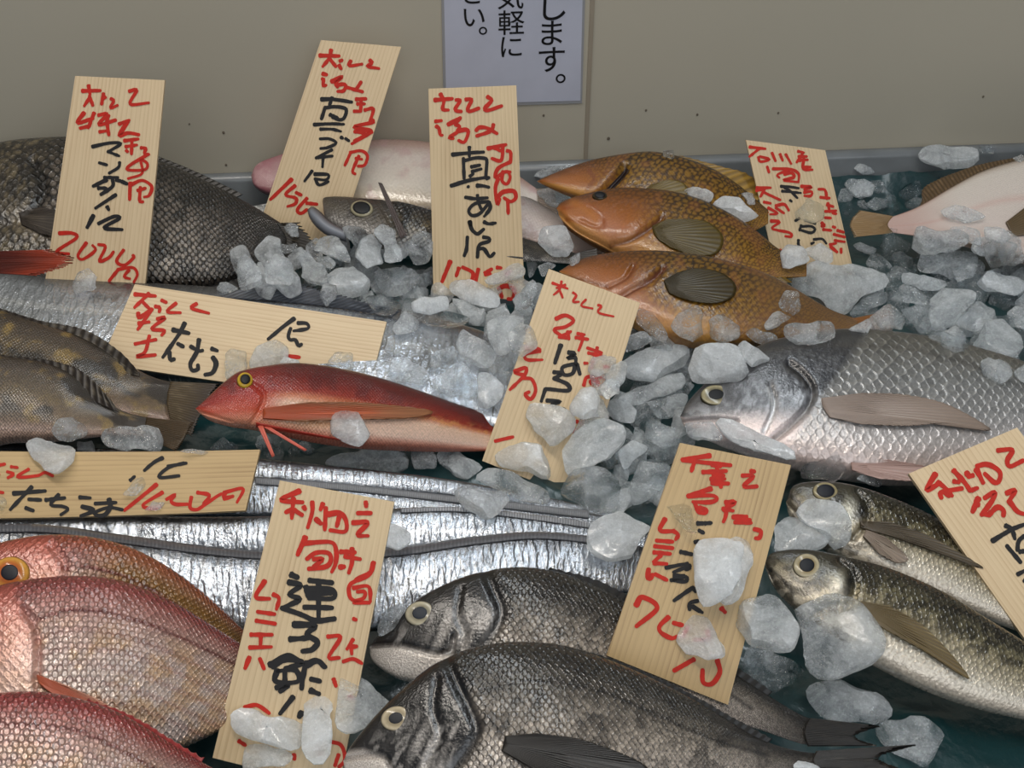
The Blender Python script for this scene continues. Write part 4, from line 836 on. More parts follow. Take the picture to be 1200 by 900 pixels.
# ================================================================== wooden price tags
M_ink = {'red': plain('red_marker_ink', (214, 34, 5), rough=0.7, var=0.25, scale=260), 'black': plain('black_marker_ink', (14, 13, 15), rough=0.7, dark=(30, 27, 28), scale=240)}
class Tag:
    def __init__(s, label, quad, tilt, wood, q=0.9, lift=0.002, samp=None, yaw=0.0, bow=0.0, horiz=False, seed=0, thick=0.0035, anchor=None):
        a = math.radians(tilt); y = math.radians(yaw)
        s.n = np.array([math.sin(a) * math.sin(y), -math.sin(a) * math.cos(y), math.cos(a)])
        Q = np.asarray(quad, float); S = np.asarray(samp if samp is not None else quad, float)
        ds = []
        for u in np.linspace(0.06, 0.94, 7):
            for v in np.linspace(0.06, 0.94, 9):
                p = (S[0] * (1 - u) + S[1] * u) * (1 - v) + (S[3] * (1 - u) + S[2] * u) * v
                h = cast(p)
                if h is not None: ds.append(np.dot(h[0], s.n))
        if anchor is not None: d = np.dot(on_z(anchor[0], anchor[1]), s.n)
        else: d = np.percentile(ds, q * 100) + lift + thick
        s.P0 = s.n * d
        s.C = [on_plane(p, s.P0, s.n) for p in Q]; s.bow = bow; s.horiz = horiz
        nu, nv = 26, 26
        wl = (np.linalg.norm(s.C[1] - s.C[0]) + np.linalg.norm(s.C[2] - s.C[3])) / 2
        hl = (np.linalg.norm(s.C[3] - s.C[0]) + np.linalg.norm(s.C[2] - s.C[1])) / 2
        V, uv = [], []
        for lift_ in (0.0, -thick):
            for u in np.linspace(0, 1, nu):
                for v in np.linspace(0, 1, nv):
                    V.append(s.surf(u, v, lift_)); uv.append((v * hl, u * wl) if horiz else (u * wl, v * hl))
        N = nu * nv; F1 = grid_faces(nu, nv); Fc = [f[::-1] for f in F1] + [tuple(i + N for i in f) for f in F1]
        rim = [i * nv for i in range(nu)] + [(nu - 1) * nv + j for j in range(1, nv)] + [i * nv + nv - 1 for i in range(nu - 2, -1, -1)] + [j for j in range(nv - 2, 0, -1)]
        Fc += [(rim[i], rim[(i + 1) % len(rim)], rim[(i + 1) % len(rim)] + N, rim[i] + N) for i in range(len(rim))]
        V = np.array(V)
        base = V[V[:, 2].argmin()].copy()
        s.root = empty('price_tag', tuple(base), label, 'price tag')
        n0 = len(BV)
        mesh('wooden_board', V, Fc, wood, s.root, uv=uv, smooth=False)
        s.M = np.linalg.inv(np.c_[s.C[1] - s.C[0], s.C[3] - s.C[0], s.n])
    def surf(s, u, v, lift):
        c = s.C; p = (c[0] * (1 - u) + c[1] * u) * (1 - v) + (c[3] * (1 - u) + c[2] * u) * v
        t = u if s.horiz else v
        return p + s.n * (lift + s.bow * (2 * t - 1) ** 2)
    def write(s, ink, strokes, w=5.0, name=None, fat=1.32):
        """brush strokes given as picture polylines, laid on the board"""
        V, Fc = [], []
        for k, st in enumerate(strokes):
            ww = w
            if isinstance(st, tuple): st, ww = st
            P = cr(st, max(6, int(sum(math.hypot(b[0] - a[0], b[1] - a[1]) for a, b in zip(st[:-1], st[1:])) / 1.6)))
            n = len(P); T = np.gradient(P, axis=0); T /= np.linalg.norm(T, axis=1)[:, None] + 1e-9
            Nn = np.c_[-T[:, 1], T[:, 0]]; t = np.linspace(0, 1, n)
            ln = vnoise(np.c_[t * 4 + k * 9.1, t * 0 + 2.2], 3)
            wid = ww * fat * 0.5 * (0.85 + 0.35 * (ln - 0.5)) * (1.08 - 0.28 * t)
            b0 = len(V)
            # rounded ends
            e0 = P[0] - T[0] * wid[0] * 0.55; e1 = P[-1] + T[-1] * wid[-1] * 0.6
            P2 = np.vstack([e0, P, e1]); N2 = np.vstack([Nn[0], Nn, Nn[-1]]); W2 = np.r_[wid[0] * 0.55, wid, wid[-1] * 0.45]
            for i in range(len(P2)):
                for sg in (-1, 1):
                    p = P2[i] + N2[i] * W2[i] * sg * (1 + 0.12 * (vnoise(np.array([[i * 0.9 + sg * 5, k * 3.7]]), 9)[0] - 0.5))
                    q3 = on_plane(p, s.P0, s.n); uvw = s.M @ (q3 - s.C[0])
                    bo = s.bow * (2 * (uvw[0] if s.horiz else uvw[1]) - 1) ** 2
                    V.append(q3 + s.n * (bo + 0.0004 + 0.00002 * (k % 7)))
            Fc += [(b0 + 2 * i, b0 + 2 * i + 1, b0 + 2 * i + 3, b0 + 2 * i + 2) for i in range(len(P2) - 1)]
        if V: mesh(name or ink + '_lettering', V, Fc, M_ink[ink], s.root, smooth=False, rest=False)
W1 = woodmat('pale_pine_wood', (222, 197, 158), (172, 134, 92), 1)
W2 = woodmat('straight_grain_pine_wood', (215, 190, 150), (158, 122, 80), 5)
W3 = woodmat('yellowish_pine_wood', (198, 168, 120), (134, 100, 60), 9)
T1 = Tag('tall wooden tag priced 2000 yen in front of the dark tripletail at back left', [(88, 89), (193, 94), (170, 334), (53, 329)], 64, W1, q=0.97, samp=[(75, 190), (185, 190), (168, 320), (55, 320)], seed=1)
T2 = Tag('wooden tag leaning right against the back wall with the price 150 at its foot', [(376, 47), (470, 55), (392, 300), (296, 288)], 66, W1, anchor=((345, 290), 0.015), seed=2)
T3 = Tag('wooden tag standing upright in the ice below the white wall notice', [(502, 104), (605, 100), (615, 352), (508, 345)], 64, W2, q=0.95, samp=[(506, 190), (606, 190), (612, 290), (510, 290)], seed=3)
T9 = Tag('smallest tilted wooden tag at the back right, lettered in red, beside the groupers', [(874, 164), (967, 176), (1002, 325), (912, 330)], 62, W2, q=0.9, samp=[(880, 215), (960, 215), (990, 310), (910, 310)], seed=9)
T4 = Tag('horizontal wooden tag lying above the red gurnard', [(158, 333), (453, 377), (428, 472), (117, 426)], 34, W1, q=0.9, samp=[(165, 345), (440, 385), (438, 420), (170, 405)], horiz=True, seed=4)
T5 = Tag('wooden tag tilted right at the picture centre, its foot buried in pinkish ice chunks', [(643, 315), (750, 355), (678, 585), (565, 540)], 45, W2, q=0.90, lift=0.003, seed=5)
T6 = Tag('bowed horizontal wooden tag at the left edge lying on the silver ribbon fish', [(-55, 530), (306, 529), (289, 600), (-70, 610)], 28, W3, q=0.97, lift=0.004, horiz=True, bow=0.004, seed=6)
T7 = Tag('longest wooden tag, nearest left, beside the red sea breams with black lettering', [(328, 563), (462, 588), (397, 925), (249, 888)], 42, W2, q=0.985, lift=0.003, samp=[(320, 575), (450, 595), (400, 840), (262, 850)], seed=7)
T8 = Tag('yellowish wooden tag priced 70 between the dark sea breams and horse mackerel', [(797, 519), (927, 545), (853, 826), (711, 768)], 44, W3, q=0.93, lift=0.003, seed=8)
T10 = Tag('wooden tag cut by the right edge, tilted left over the horse mackerel', [(1065, 555), (1192, 501), (1331, 690), (1206, 756)], 34, W1, q=0.97, samp=[(1075, 560), (1180, 520), (1200, 600), (1180, 700)], seed=10)
def S(tag, ink, ox, oy, k, txt, w):
    out = []
    for s in txt.strip().split('|'):
        out.append([(ox + float(a) / k, oy + float(b) / k) for a, b in (p.split(',') for p in s.split())])
    tag.write(ink, [(st, w) for st in out])
# tripletail tag
S(T1, 'red', 50, 85, 7.2, '335,155 490,152|388,108 398,200 350,285|395,195 425,280|515,175 498,270|530,205 505,225|575,220 600,240 572,300 635,275|730,158 795,150 740,265 900,255', 4.0)
S(T1, 'red', 50, 85, 7.2, '350,340 295,425 430,385|435,340 385,470|315,470 400,450|470,360 545,350 475,440 620,400|555,360 545,425 560,530|480,500 540,492|645,435 735,400|720,410 650,530 720,510 815,525', 4.2)
S(T1, 'red', 50, 85, 7.2, '690,575 810,560|700,625 800,610|755,560 750,690|705,655 720,670|830,635 870,640 860,685 900,690|890,690 740,780 720,820 860,820 885,770 830,740 840,850 720,895', 3.8)
S(T1, 'red', 50, 210, 7.2, '740,30 735,175|740,50 840,10 920,60 900,135 855,150|825,65 820,180 850,190|800,95 870,75', 4.0)
S(T1, 'red', 50, 210, 7.2, '140,455 250,455 285,495 120,610 225,630|370,535 300,640 340,675 445,600 420,555|470,550 530,570 480,690 560,660 600,610|685,595 625,690 690,725 770,660 760,640|640,760 560,860|640,760 760,745 800,800 770,870|730,765 690,820 740,840', 3.8)
S(T1, 'black', 50, 85, 7.2, '420,625 560,595 660,600 560,665|550,665 650,705|475,760 545,780|650,755 640,800 560,850|520,885 640,885', 3.6)
S(T1, 'black', 50, 210, 7.2, '540,5 425,60|470,75 540,75|590,0 590,60 490,130|620,5 660,15|670,20 715,40|620,130 445,245|545,230 560,260|430,305 375,410|470,375 600,315 650,330 520,410 675,425', 4.4)
# second tag, leaning
S(T2, 'red', 340, 45, 7.5, '260,150 435,155|360,100 345,170 285,250|345,175 405,250|435,200 460,190|430,235 450,270|535,195 520,240 635,225|700,190 720,215 680,245 785,265|285,310 325,320|280,355 295,360 290,415 320,410|365,380 460,335 400,395 420,430|400,410 485,405 470,460 415,465|500,430 640,470|625,380 580,450', 4.2)
S(T2, 'red', 340, 45, 7.5, '580,535 670,530|590,575 660,575|625,530 620,645|560,640 625,640|655,630 730,620 700,740|720,740 560,775 700,800 720,830|570,820 715,815 560,900', 4.0)
S(T2, 'red', 310, 140, 7.5, '945,5 950,25 785,65 880,90 940,110 765,215|790,105 900,130|760,285 705,405|750,290 850,275 905,320 880,400 820,410|830,320 775,450 800,480|800,340 860,350', 3.6)
S(T2, 'red', 310, 140, 7.5, '240,525 50,705|270,580 185,660 275,690 270,740 200,765|275,640 325,665|375,690 290,790 320,825 375,790 |370,735 465,745', 4.0)
S(T2, 'black', 340, 45, 7.5, '275,535 380,535 545,560|370,520 345,590|310,600 275,710|305,610 400,600 490,620 480,690 440,715 370,690|350,670 420,700', 4.2)
S(T2, 'black', 310, 140, 7.5, '435,45 570,38 700,42|490,85 590,85 675,105|485,170 570,170 630,205 560,245 490,255|595,265 450,340|470,335 600,320|515,335 510,420|420,450 350,545|670,155 690,165|710,165 745,190|440,480 560,485 540,530 440,520|445,520 480,575 565,545', 3.6)
# upright tag
S(T3, 'red', 495, 100, 9, '130,155 320,140|190,90 225,165 215,250 280,260|350,155 400,160 350,240 360,270 415,275|455,150 520,150 480,240 495,275 600,240|685,120 730,160 660,240 690,265 840,215|135,380 205,372|145,430 175,455 190,520 215,525|270,415 405,340|400,345 345,410 390,430 370,490 285,550 330,560|370,480 470,470 480,520 440,600 380,580|565,480 600,445 680,450 790,510|750,410 720,480 570,535', 4.4)
S(T3, 'red', 495, 165, 9, '690,80 885,40|760,75 835,110|850,55 830,205 730,185|890,105 930,120 930,220|930,220 800,290 770,390 860,330 930,330|850,320 840,420 890,455 925,390 910,330|800,400 770,500 790,670 820,610|790,600 850,540 960,530 985,600 930,640 860,600|900,620 905,770', 4.2)
S(T3, 'red', 495, 255, 9, '295,460 205,680|385,530 355,620|420,520 530,580 520,665|590,540 560,680|660,585 735,540|660,600 720,590|785,525 835,530|800,750 880,720 970,760 950,850 900,855|815,760 840,845|880,600 935,570', 4.4)
S(T3, 'black', 495, 165, 9, '315,145 490,128 650,118|495,65 495,170|432,180 440,400|440,210 560,180 660,185 680,220 670,390 705,385|515,275 610,255|520,325 625,295|500,375 540,345|300,475 480,420 670,385|480,480 490,490|575,472 640,475 705,490|450,595 560,610 690,600|580,570 590,640 620,720|700,640 560,660 490,730 520,785 600,770 690,670|700,645 715,710 650,800|500,850 510,895', 4.0)
S(T3, 'black', 495, 255, 9, '500,40 520,120 580,170 650,120|650,45 700,65 775,55|475,200 465,330 440,405|640,205 700,215 700,250 600,290 580,420|590,330 650,330 710,410 760,370', 4.2)
# back right tag
S(T9, 'red', 870, 160, 9, '75,110 245,130|180,125 70,215|165,215 190,265 285,240 180,210|310,170 350,260|395,185 425,255|455,185 515,290|585,155 650,170|590,210 680,210|640,170 570,275|600,250 690,245|650,230 640,340 740,350|640,320 720,320|260,315 280,380|320,340 500,345 590,390 590,485|500,350 370,400 390,435|440,400 520,385 540,430 430,460 580,480', 3.2)
S(T9, 'red', 870, 220, 9, '150,0 300,0|145,30 240,20|240,0 190,95|230,50 400,130|225,150 300,165|190,230 270,260|270,210 370,270 290,280|350,190 440,175 490,240|350,210 440,270|300,350 390,360 310,425 380,450|380,450 500,475 515,515 450,510|400,650 360,830', 3.2)
S(T9, 'red', 870, 160, 9, '620,525 730,530 650,560|650,590 730,580 720,625 650,625|800,555 870,565 890,660|820,640 920,650|890,720 960,740|870,790 990,780|900,700 920,800|950,800 990,815|870,855 935,860', 3.4)
S(T9, 'red', 870, 220, 9, '835,370 870,400 830,405|850,440 940,450|950,410 980,420|960,490 1080,520|1000,450 1070,470|970,555 1080,570|920,600 990,585|930,620 1000,680|1040,640 1040,690', 3.4)
S(T9, 'black', 870, 160, 9, '405,525 500,530 595,545|415,575 620,595|440,540 500,570 580,650|500,670 520,685', 3.0)
S(T9, 'black', 870, 220, 9, '600,320 555,350|620,395 600,455|620,410 720,405 765,440 720,475 610,445|660,340 770,380|590,550 590,600 620,635|750,545 840,540 885,590|725,590 755,575', 3.2)
# upper horizontal tag
S(T4, 'red', 140, 330, 7.5, '135,112 320,128|260,105 130,232|205,180 260,235|370,165 415,185|315,220 355,230 350,270|500,190 420,265 540,275|680,195 635,235 790,280|165,275 180,315 285,240|290,240 160,425|170,370 265,355|330,330 400,320 285,415 395,430 370,475|135,550 325,510|265,475 225,620 150,660 320,645', 4.2)
S(T4, 'red', 300, 360, 8.57, '300,490 440,505|1050,620 1080,665', 4.4)
S(T4, 'black', 140, 330, 7.5, '470,425 615,455|575,365 520,470 380,670|510,545 565,575|440,620 450,690 485,680|700,510 680,620 625,720 640,780 690,770 690,730|625,570 700,610 735,605|810,590 865,610|820,665 850,720 820,800 750,820', 4.8)
S(T4, 'black', 300, 360, 8.57, '385,115 270,200 120,325|420,160 510,165 520,215 375,240|350,210 325,290 345,330 395,330 430,390 460,370', 4.2)
# centre tag
S(T5, 'red', 580, 315, 7.5, '505,125 640,175|585,110 570,180 515,230|560,165 595,255|620,140 540,170|685,210 715,235 685,290 740,290|800,270 760,325 860,350|905,320 935,330 910,385 1045,420', 2.8)
S(T5, 'red', 580, 315, 7.5, '535,440 620,410 690,455 620,510 520,535 600,600|590,590 670,550|560,600 655,610|640,550 650,620|710,605 820,620|755,570 770,620 735,720|725,570 790,580', 4.0)
S(T5, 'red', 580, 315, 7.5, '270,695 400,730|335,690 400,720 270,755 285,800 420,800|810,695 940,740|900,690 870,800 850,880|820,740 950,770|785,830 815,830|955,860 995,860', 3.8)
S(T5, 'red', 580, 400, 6.925, '160,245 250,215 240,270 160,255|240,280 120,395|230,300 300,310 330,400 290,470 245,430 280,410|720,360 750,290 870,300|770,330 840,330 830,360|790,300 780,350|660,650 720,670|620,730 670,710|0,810 150,775', 4.2)
S(T5, 'black', 580, 400, 6.925, '535,30 485,180|595,90 650,100 585,140 650,130 655,190|660,180 550,210 560,270 630,260 660,180 690,270|475,250 545,260 475,305|480,300 590,350 590,400 410,385|410,385 375,490|420,480 530,490 460,515 520,550|545,550 585,570', 4.6)
# lower horizontal tag
S(T6, 'red', 0, 525, 7.5, '0,160 55,148|105,172 165,178|70,215 130,235 75,270|260,190 160,260 330,248 400,220 470,250|0,395 40,400|0,240 5,245', 3.6)
S(T6, 'red', 140, 525, 7.06, '310,305 40,520|360,370 200,470 240,500 300,500 340,480|390,430 465,390 430,440 470,470 570,470|600,410 590,500 650,515 720,470|650,375 750,400 700,470|720,470 850,390 870,420 890,380|870,380 1030,350 980,465|870,430 950,410', 4.2)
S(T6, 'black', 0, 525, 7.5, '125,405 405,380|285,345 95,550|255,455 365,460|230,530 300,555|405,460 575,440|520,410 450,500 550,515 600,540 535,590|700,435 800,440|720,515 825,550 710,600|835,490 1025,480|960,450 970,520 920,590 840,590 850,560 960,525 1080,545', 4.4)
S(T6, 'black', 140, 525, 7.06, '360,85 290,120 205,190|90,270 130,235|400,155 560,130|540,130 410,165 330,245 500,235', 4.0)
# longest tag
S(T7, 'red', 310, 560, 7.5, '310,115 145,195 340,215|255,180 240,360|250,270 185,305|260,280 335,330|345,255 360,280|420,210 420,300 380,440|515,225 490,285|450,360 500,405|540,260 530,460|560,320 660,310 715,370 710,470 575,460|660,330 635,430|890,210 895,255|815,310 940,310|775,395 905,395 820,500 915,510', 5.2)
S(T7, 'red', 310, 560, 7.5, '360,520 290,680|350,575 580,565 630,640 625,750 590,830|370,715 450,660 560,660 585,720 540,780 385,800|430,715 510,715 430,785|670,650 800,655|705,690 845,715|770,620 770,740 740,840|660,785 705,780|960,745 930,830 800,895', 5.4)
S(T7, 'red', 270, 650, 6.667, '1120,60 1080,160 940,230 935,330 990,370|960,260 1080,250 1095,370|990,290 1050,290 1040,340 960,370 1090,375|960,500 985,510|760,640 860,645 770,800 855,805|960,660 910,740|940,700 950,780|950,720 990,715|880,835 960,815 1030,850', 4.6)
S(T7, 'red', 270, 650, 6.667, '270,205 200,330 310,345|335,310 380,340 360,430|210,445 350,465|200,515 355,540|160,625 330,625|240,630 235,720|150,725 325,720|150,800 115,890|230,810 265,895', 4.8)
S(T7, 'red', 250, 770, 6.667, '245,395 340,375 440,440|200,655 255,690|920,660 1000,690 1030,800 980,860|980,760 950,850|940,170 960,230|1060,310 1090,330|800,700 850,760|630,760 635,800', 4.6)
S(T7, 'black', 270, 650, 6.667, '475,155 530,180|455,215 550,240 460,310 540,350 400,420|400,415 560,470 670,515 820,500|615,200 800,220|590,250 610,330|600,265 790,270 800,340 610,340|690,210 690,500|620,300 790,300|575,410 800,415', 6.2)
S(T7, 'black', 270, 650, 6.667, '495,545 660,555 600,620 680,680 640,740 560,755|465,660 620,650|310,860 440,790 540,830|440,800 330,880|590,850 680,830 740,880', 6.4)
S(T7, 'black', 250, 770, 6.667, '440,60 580,20 700,45 560,90|500,100 490,190 660,190 640,100 500,110|560,100 560,220|490,240 590,215 520,270|720,60 700,160 690,250|730,70 820,30 880,80|625,310 520,445|690,430 670,470|760,170 840,190|760,260 830,290', 6.0)
# yellowish tag
S(T8, 'red', 770, 520, 7.5, '465,105 215,140|330,150 300,245|220,145 650,190|480,185 560,200|400,250 610,240|520,180 540,290|470,310 600,310|480,345 630,350|490,280 590,280|560,300 560,385|820,240 860,245|745,280 845,285 760,375 880,375', 5.0)
S(T8, 'red', 770, 520, 7.5, '475,395 265,460|270,460 480,455 525,490 450,515 310,510|330,515 360,600|370,560 430,580 420,610 360,600|600,515 680,515 585,590|575,570 670,590|620,520 600,640 580,690|665,645 790,640|680,690 830,695|700,660 820,670|850,750 910,770 900,825 860,830', 5.0)
S(T8, 'red', 710, 600, 7.5, '520,60 475,160 590,170|590,165 635,200 610,245|440,250 590,262|425,300 590,318|420,355 570,368|485,380 415,440|420,450 540,455|375,500 370,580 400,580 410,545|430,545 480,570 540,600|1015,845 1050,885', 4.8)
S(T8, 'red', 710, 690, 6.67, '235,130 285,65 400,150 235,295|490,220 420,290 430,340 510,385 560,370|525,265 600,285|690,550 530,640|870,560 890,650 830,740 760,730 755,630|640,300 600,380|790,330 800,400 690,400', 5.4)
S(T8, 'black', 710, 600, 7.5, '805,100 860,100|870,100 930,95|815,160 860,185|780,265 815,255|655,350 760,372|525,490 720,450|740,470 590,530|700,500 740,490|570,600 700,570 700,610 590,600|600,560 690,560|760,665 595,780|760,660 790,700|810,780 740,800 735,860|760,830 850,885', 4.8)
# right edge tag
S(T10, 'red', 1060, 500, 8.57, '310,475 240,590 230,640 360,560|330,560 400,610 480,700|580,620 370,660 370,720|400,660 450,700|490,440 600,560 660,650|490,550 550,560|670,640 735,615|620,460 650,510|690,490 640,500|720,430 790,570|720,400 830,380 950,450 950,540 900,560 800,470|930,240 1080,235 1030,340 1060,400 1190,340', 5.6)
S(T10, 'red', 1060, 500, 8.57, '740,720 680,860|720,740 740,800|800,720 900,660 880,740 770,890|780,870 860,890|860,870 930,810 990,840 990,900|1020,670 1110,640 1040,760|1050,750 1130,850 1200,880', 6.0)
S(T10, 'black', 1080, 560, 7.5, '620,555 780,460 900,410|735,420 790,450 820,540|745,595 870,745|900,510 850,560 840,640|860,650 930,640|840,850 900,820 960,800|900,900 980,960', 5.0)
# ================================================================== ice
ICE = {'F': icemat('frosty_ice', 0.60), 'M': icemat('cloudy_ice', 0.36), 'C': icemat('clear_ice', 0.10)}
def chunk(poly, th, n, Pc, rng, nphi=40, nel=18, rough=0.04):
    """rounded, facetted lump whose outline follows the polygon in the plane (Pc, n)"""
    P3 = [on_plane(p, Pc, n) for p in poly]; c0 = np.mean(P3, axis=0)
    ex = nrm(P3[0] - c0); ey = np.cross(n, ex)
    Q = np.array([[np.dot(p - c0, ex), np.dot(p - c0, ey)] for p in P3])
    ph = np.linspace(0, 2 * np.pi, nphi, endpoint=False); R = np.zeros(nphi)
    for k, t in enumerate(ph):
        d = ADD_((math.cos(t), math.sin(t))); best = 0
        for i in range(len(Q)):
            a, b = Q[i], Q[(i + 1) % len(Q)]; e = b - a; den = d[0] * e[1] - d[1] * e[0]
            if abs(den) < 1e-12: continue
            r = (a[0] * e[1] - a[1] * e[0]) / den; u = (a[0] * d[1] - a[1] * d[0]) / den
            if r > 0 and -1e-6 <= u <= 1 + 1e-6: best = max(best, r)
        R[k] = best
    R[R == 0] = R[R > 0].mean()
    R = (np.roll(R, 1) + 3 * R + np.roll(R, -1)) / 5
    el = np.linspace(-np.pi / 2, np.pi / 2, nel)
    ce = np.cos(el) ** 0.36; se = np.sign(el) * np.abs(np.sin(el)) ** 0.8
    X = ce[:, None] * np.cos(ph)[None]; Y = ce[:, None] * np.sin(ph)[None]; Z = np.repeat(se[:, None], nphi, 1)
    N = np.stack([X, Y, Z], -1).reshape(-1, 3)
    for _ in range(11):     # flat breaks
        d = nrm(rng.normal(size=3) * ADD_((0.8, 0.8, 1.2))); h = rng.uniform(0.60, 0.9)
        k = N @ d - h; N = N - d[None] * (np.maximum(k, 0) * 0.97)[:, None]
    N = N * (1 + rough * 2 * (fbm(N * 1.7 + rng.uniform(0, 50), 5, 3) - 0.5))[:, None]
    Rr = np.tile(R, nel)
    V = c0 + (N[:, :1] * Rr[:, None]) * ex + (N[:, 1:2] * Rr[:, None]) * ey + N[:, 2:] * th * n
    V = V + n * (th * 0.25 * (fbm(np.c_[N[:, :2] * 1.3 + rng.uniform(0, 90), N[:, 2]], 8, 2) - 0.5))[:, None]
    return V, [f for f in grid_faces(nel, nphi, True)]
def ADD_(x): return np.array(x, float)
NI = 0
def ice(poly, kind, label, group=None, th=None, lift=0.72, tlt=0.22, pct=8, up=0.5):
    global NI
    NI += 1; rng = np.random.RandomState(NI * 13 + 5)
    poly = [tuple(p) for p in poly]; c = np.mean(poly, axis=0)
    hs = [cast(c + (np.array(p) - c) * k) for p in [c] + poly for k in (0.6,)]
    ts = [h[1] for h in hs if h is not None]
    r = ray(c)
    t = np.percentile(ts, pct) if ts else np.linalg.norm(on_z(c, 0.01) - CAMLOC)
    n = nrm(-r * (1 - up) + np.array([0, 0, 1.0]) * up + rng.normal(size=3) * tlt * 0.5)
    Pc = CAMLOC + r * t
    P3 = np.array([on_plane(p, Pc, n) for p in poly]); ext = np.linalg.norm(P3 - P3.mean(0), axis=1)
    th = (th or 0.5) * ext.min() * 0.95
    Pc = Pc + n * th * lift
    V, Fc = chunk(poly, th, n, Pc, rng)
    o = mesh('ice_chunk', V, Fc, ICE[kind], None, label=label, cat='ice', group=group)
    o.data.set_sharp_from_angle(angle=math.radians(24))
    return o
def fillers(region, count, size, label, group, kinds, zmax=0.045, seed=1):
    R = np.asarray(region, float); rg = random.Random(seed); k = 0; tries = 0; done = []
    while k < count and tries < 900:
        tries += 1
        p = (rg.uniform(R[:, 0].min(), R[:, 0].max()), rg.uniform(R[:, 1].min(), R[:, 1].max()))
        c = Ctx(); c.X, c.Y = np.array([p[0]]), np.array([p[1]])
        if poly(c, region, 1.0)[0] < 0.5: continue
        if any(math.hypot(p[0] - q[0], p[1] - q[1]) < size * 0.6 for q in done): continue
        h = cast(p)
        if h is None or h[0][2] > zmax: continue
        s = size * rg.uniform(0.75, 1.25); a0 = rg.uniform(0, 6.28); e = rg.uniform(0.6, 0.95); m = rg.choice((5, 6, 7))
        pl = []
        for i in range(m):
            t = 6.283 * i / m + rg.uniform(-0.3, 0.3); x, y = s * 0.6 * math.cos(t), s * 0.6 * e * math.sin(t)
            pl.append((p[0] + x * math.cos(a0) - y * math.sin(a0), p[1] + x * math.sin(a0) + y * math.cos(a0)))
        ice(pl, rg.choice(kinds), label, group, th=0.7, pct=50); done.append(p); k += 1
G_A = ('ice chunk in the loose heap left of the upright tag below the notice', 'ice heap left of the upright tag')
G_B = ('ice chunk on the silver ribbon fish above the rear half of the red gurnard', 'ice above the gurnard back')
G_C = ('ice chunk in the heap between the centre tag and the yellowish tag', 'ice heap right of the centre tag')
G_D = ('ice chunk in the row between the front grouper and the silver sea bream', 'ice row below the front grouper')
G_E = ('ice chunk in the big heap at the right above the silver sea bream', 'ice heap at the right')
G_R = ('small ice chunk scattered on the teal sheet near the back rim at the right', 'ice on the sheet at the back')
G_G = ('ice chunk at the heads of the groupers right of the upright tag', 'ice by the grouper heads')
G_L = ('dark small ice chunk under the belly of the red gurnard', 'ice under the gurnard')
fillers([(280, 300), (360, 285), (500, 285), (500, 340), (460, 372), (420, 352), (300, 338)], 26, 30, *G_A, kinds='MMF', zmax=0.07, seed=2)
fillers([(500, 345), (620, 330), (640, 350), (600, 440), (560, 380), (480, 372)], 20, 32, *G_B, kinds='MMF', zmax=0.07, seed=3)
fillers([(690, 430), (800, 430), (805, 500), (780, 590), (690, 600), (670, 560)], 34, 36, *G_C, kinds='MMF', zmax=0.08, seed=4)
fillers([(690, 395), (800, 400), (810, 440), (700, 445)], 10, 34, *G_D, kinds='MF', zmax=0.06, seed=14)
fillers([(1010, 330), (1050, 285), (1200, 285), (1210, 420), (1100, 395), (1010, 385)], 40, 36, *G_E, kinds='MMCC', zmax=0.07, seed=5)
fillers([(248, 512), (365, 518), (370, 534), (250, 532)], 7, 20, *G_L, kinds='C', zmax=0.03, seed=6)
fillers([(985, 215), (1060, 215), (1050, 262), (1000, 258)], 5, 20, *G_R, kinds='C', zmax=0.03, seed=7)
L = lambda k, p, lab, g=None, **kw: ice(p, k, lab, g, **kw)
# --- heap left of the upright tag (further pieces of the same heap share its description)
L('M', [(274, 300), (287, 294), (306, 317), (309, 335), (294, 340), (281, 340)], 'ice chunk standing against the rear flank of the tripletail, leftmost of its heap')
L('M', [(249, 340), (257, 330), (272, 330), (280, 339), (265, 346)], 'small low ice chunk between the tripletail belly and the upper horizontal tag')
L('M', [(309, 305), (322, 296), (340, 305), (350, 325), (345, 335), (312, 336)], *G_A)
L('M', [(340, 297), (352, 291), (380, 310), (386, 325), (382, 339), (360, 337)], *G_A)
L('C', [(368, 298), (385, 300), (397, 310), (390, 316), (375, 312)], *G_A)
L('M', [(355, 291), (375, 277), (392, 275), (412, 292), (412, 310), (390, 302), (370, 297)], *G_A)
L('M', [(400, 267), (420, 261), (430, 272), (420, 295), (412, 287)], 'ice chunk directly under the chin of the dark big-eyed fish')
L('M', [(436, 272), (447, 261), (464, 270), (472, 300), (470, 310), (452, 316), (450, 287)], *G_A)
L('F', [(414, 305), (422, 282), (437, 274), (447, 285), (452, 312), (430, 319)], 'bright pointed ice chunk standing below the eye of the dark big-eyed fish')
L('M', [(495, 318), (507, 310), (507, 337), (498, 335)], *G_A)
L('M', [(474, 282), (480, 269), (505, 272), (511, 282), (502, 310), (487, 312), (474, 300)], 'ice chunk overlapping the left edge of the upright tag below the notice')
L('M', [(437, 320), (465, 315), (490, 312), (495, 330), (480, 350), (460, 352), (442, 342)], *G_A)
L('F', [(382, 322), (392, 312), (415, 311), (437, 322), (432, 342), (405, 350), (385, 342)], 'large smooth rounded ice chunk at the front of the heap left of the upright tag')
L('C', [(427, 350), (447, 344), (475, 360), (462, 372), (437, 365)], *G_A)
L('M', [(457, 382), (472, 365), (492, 372), (495, 385), (465, 395)], *G_B)
L('C', [(490, 372), (525, 365), (552, 372), (550, 385), (530, 387), (500, 382)], *G_B)
L('M', [(527, 346), (550, 352), (575, 365), (572, 377), (560, 382), (540, 372)], *G_B)
L('F', [(481, 355), (492, 349), (525, 346), (527, 362), (502, 370), (485, 366)], 'small oblong white ice chunk left of the foot of the upright tag')
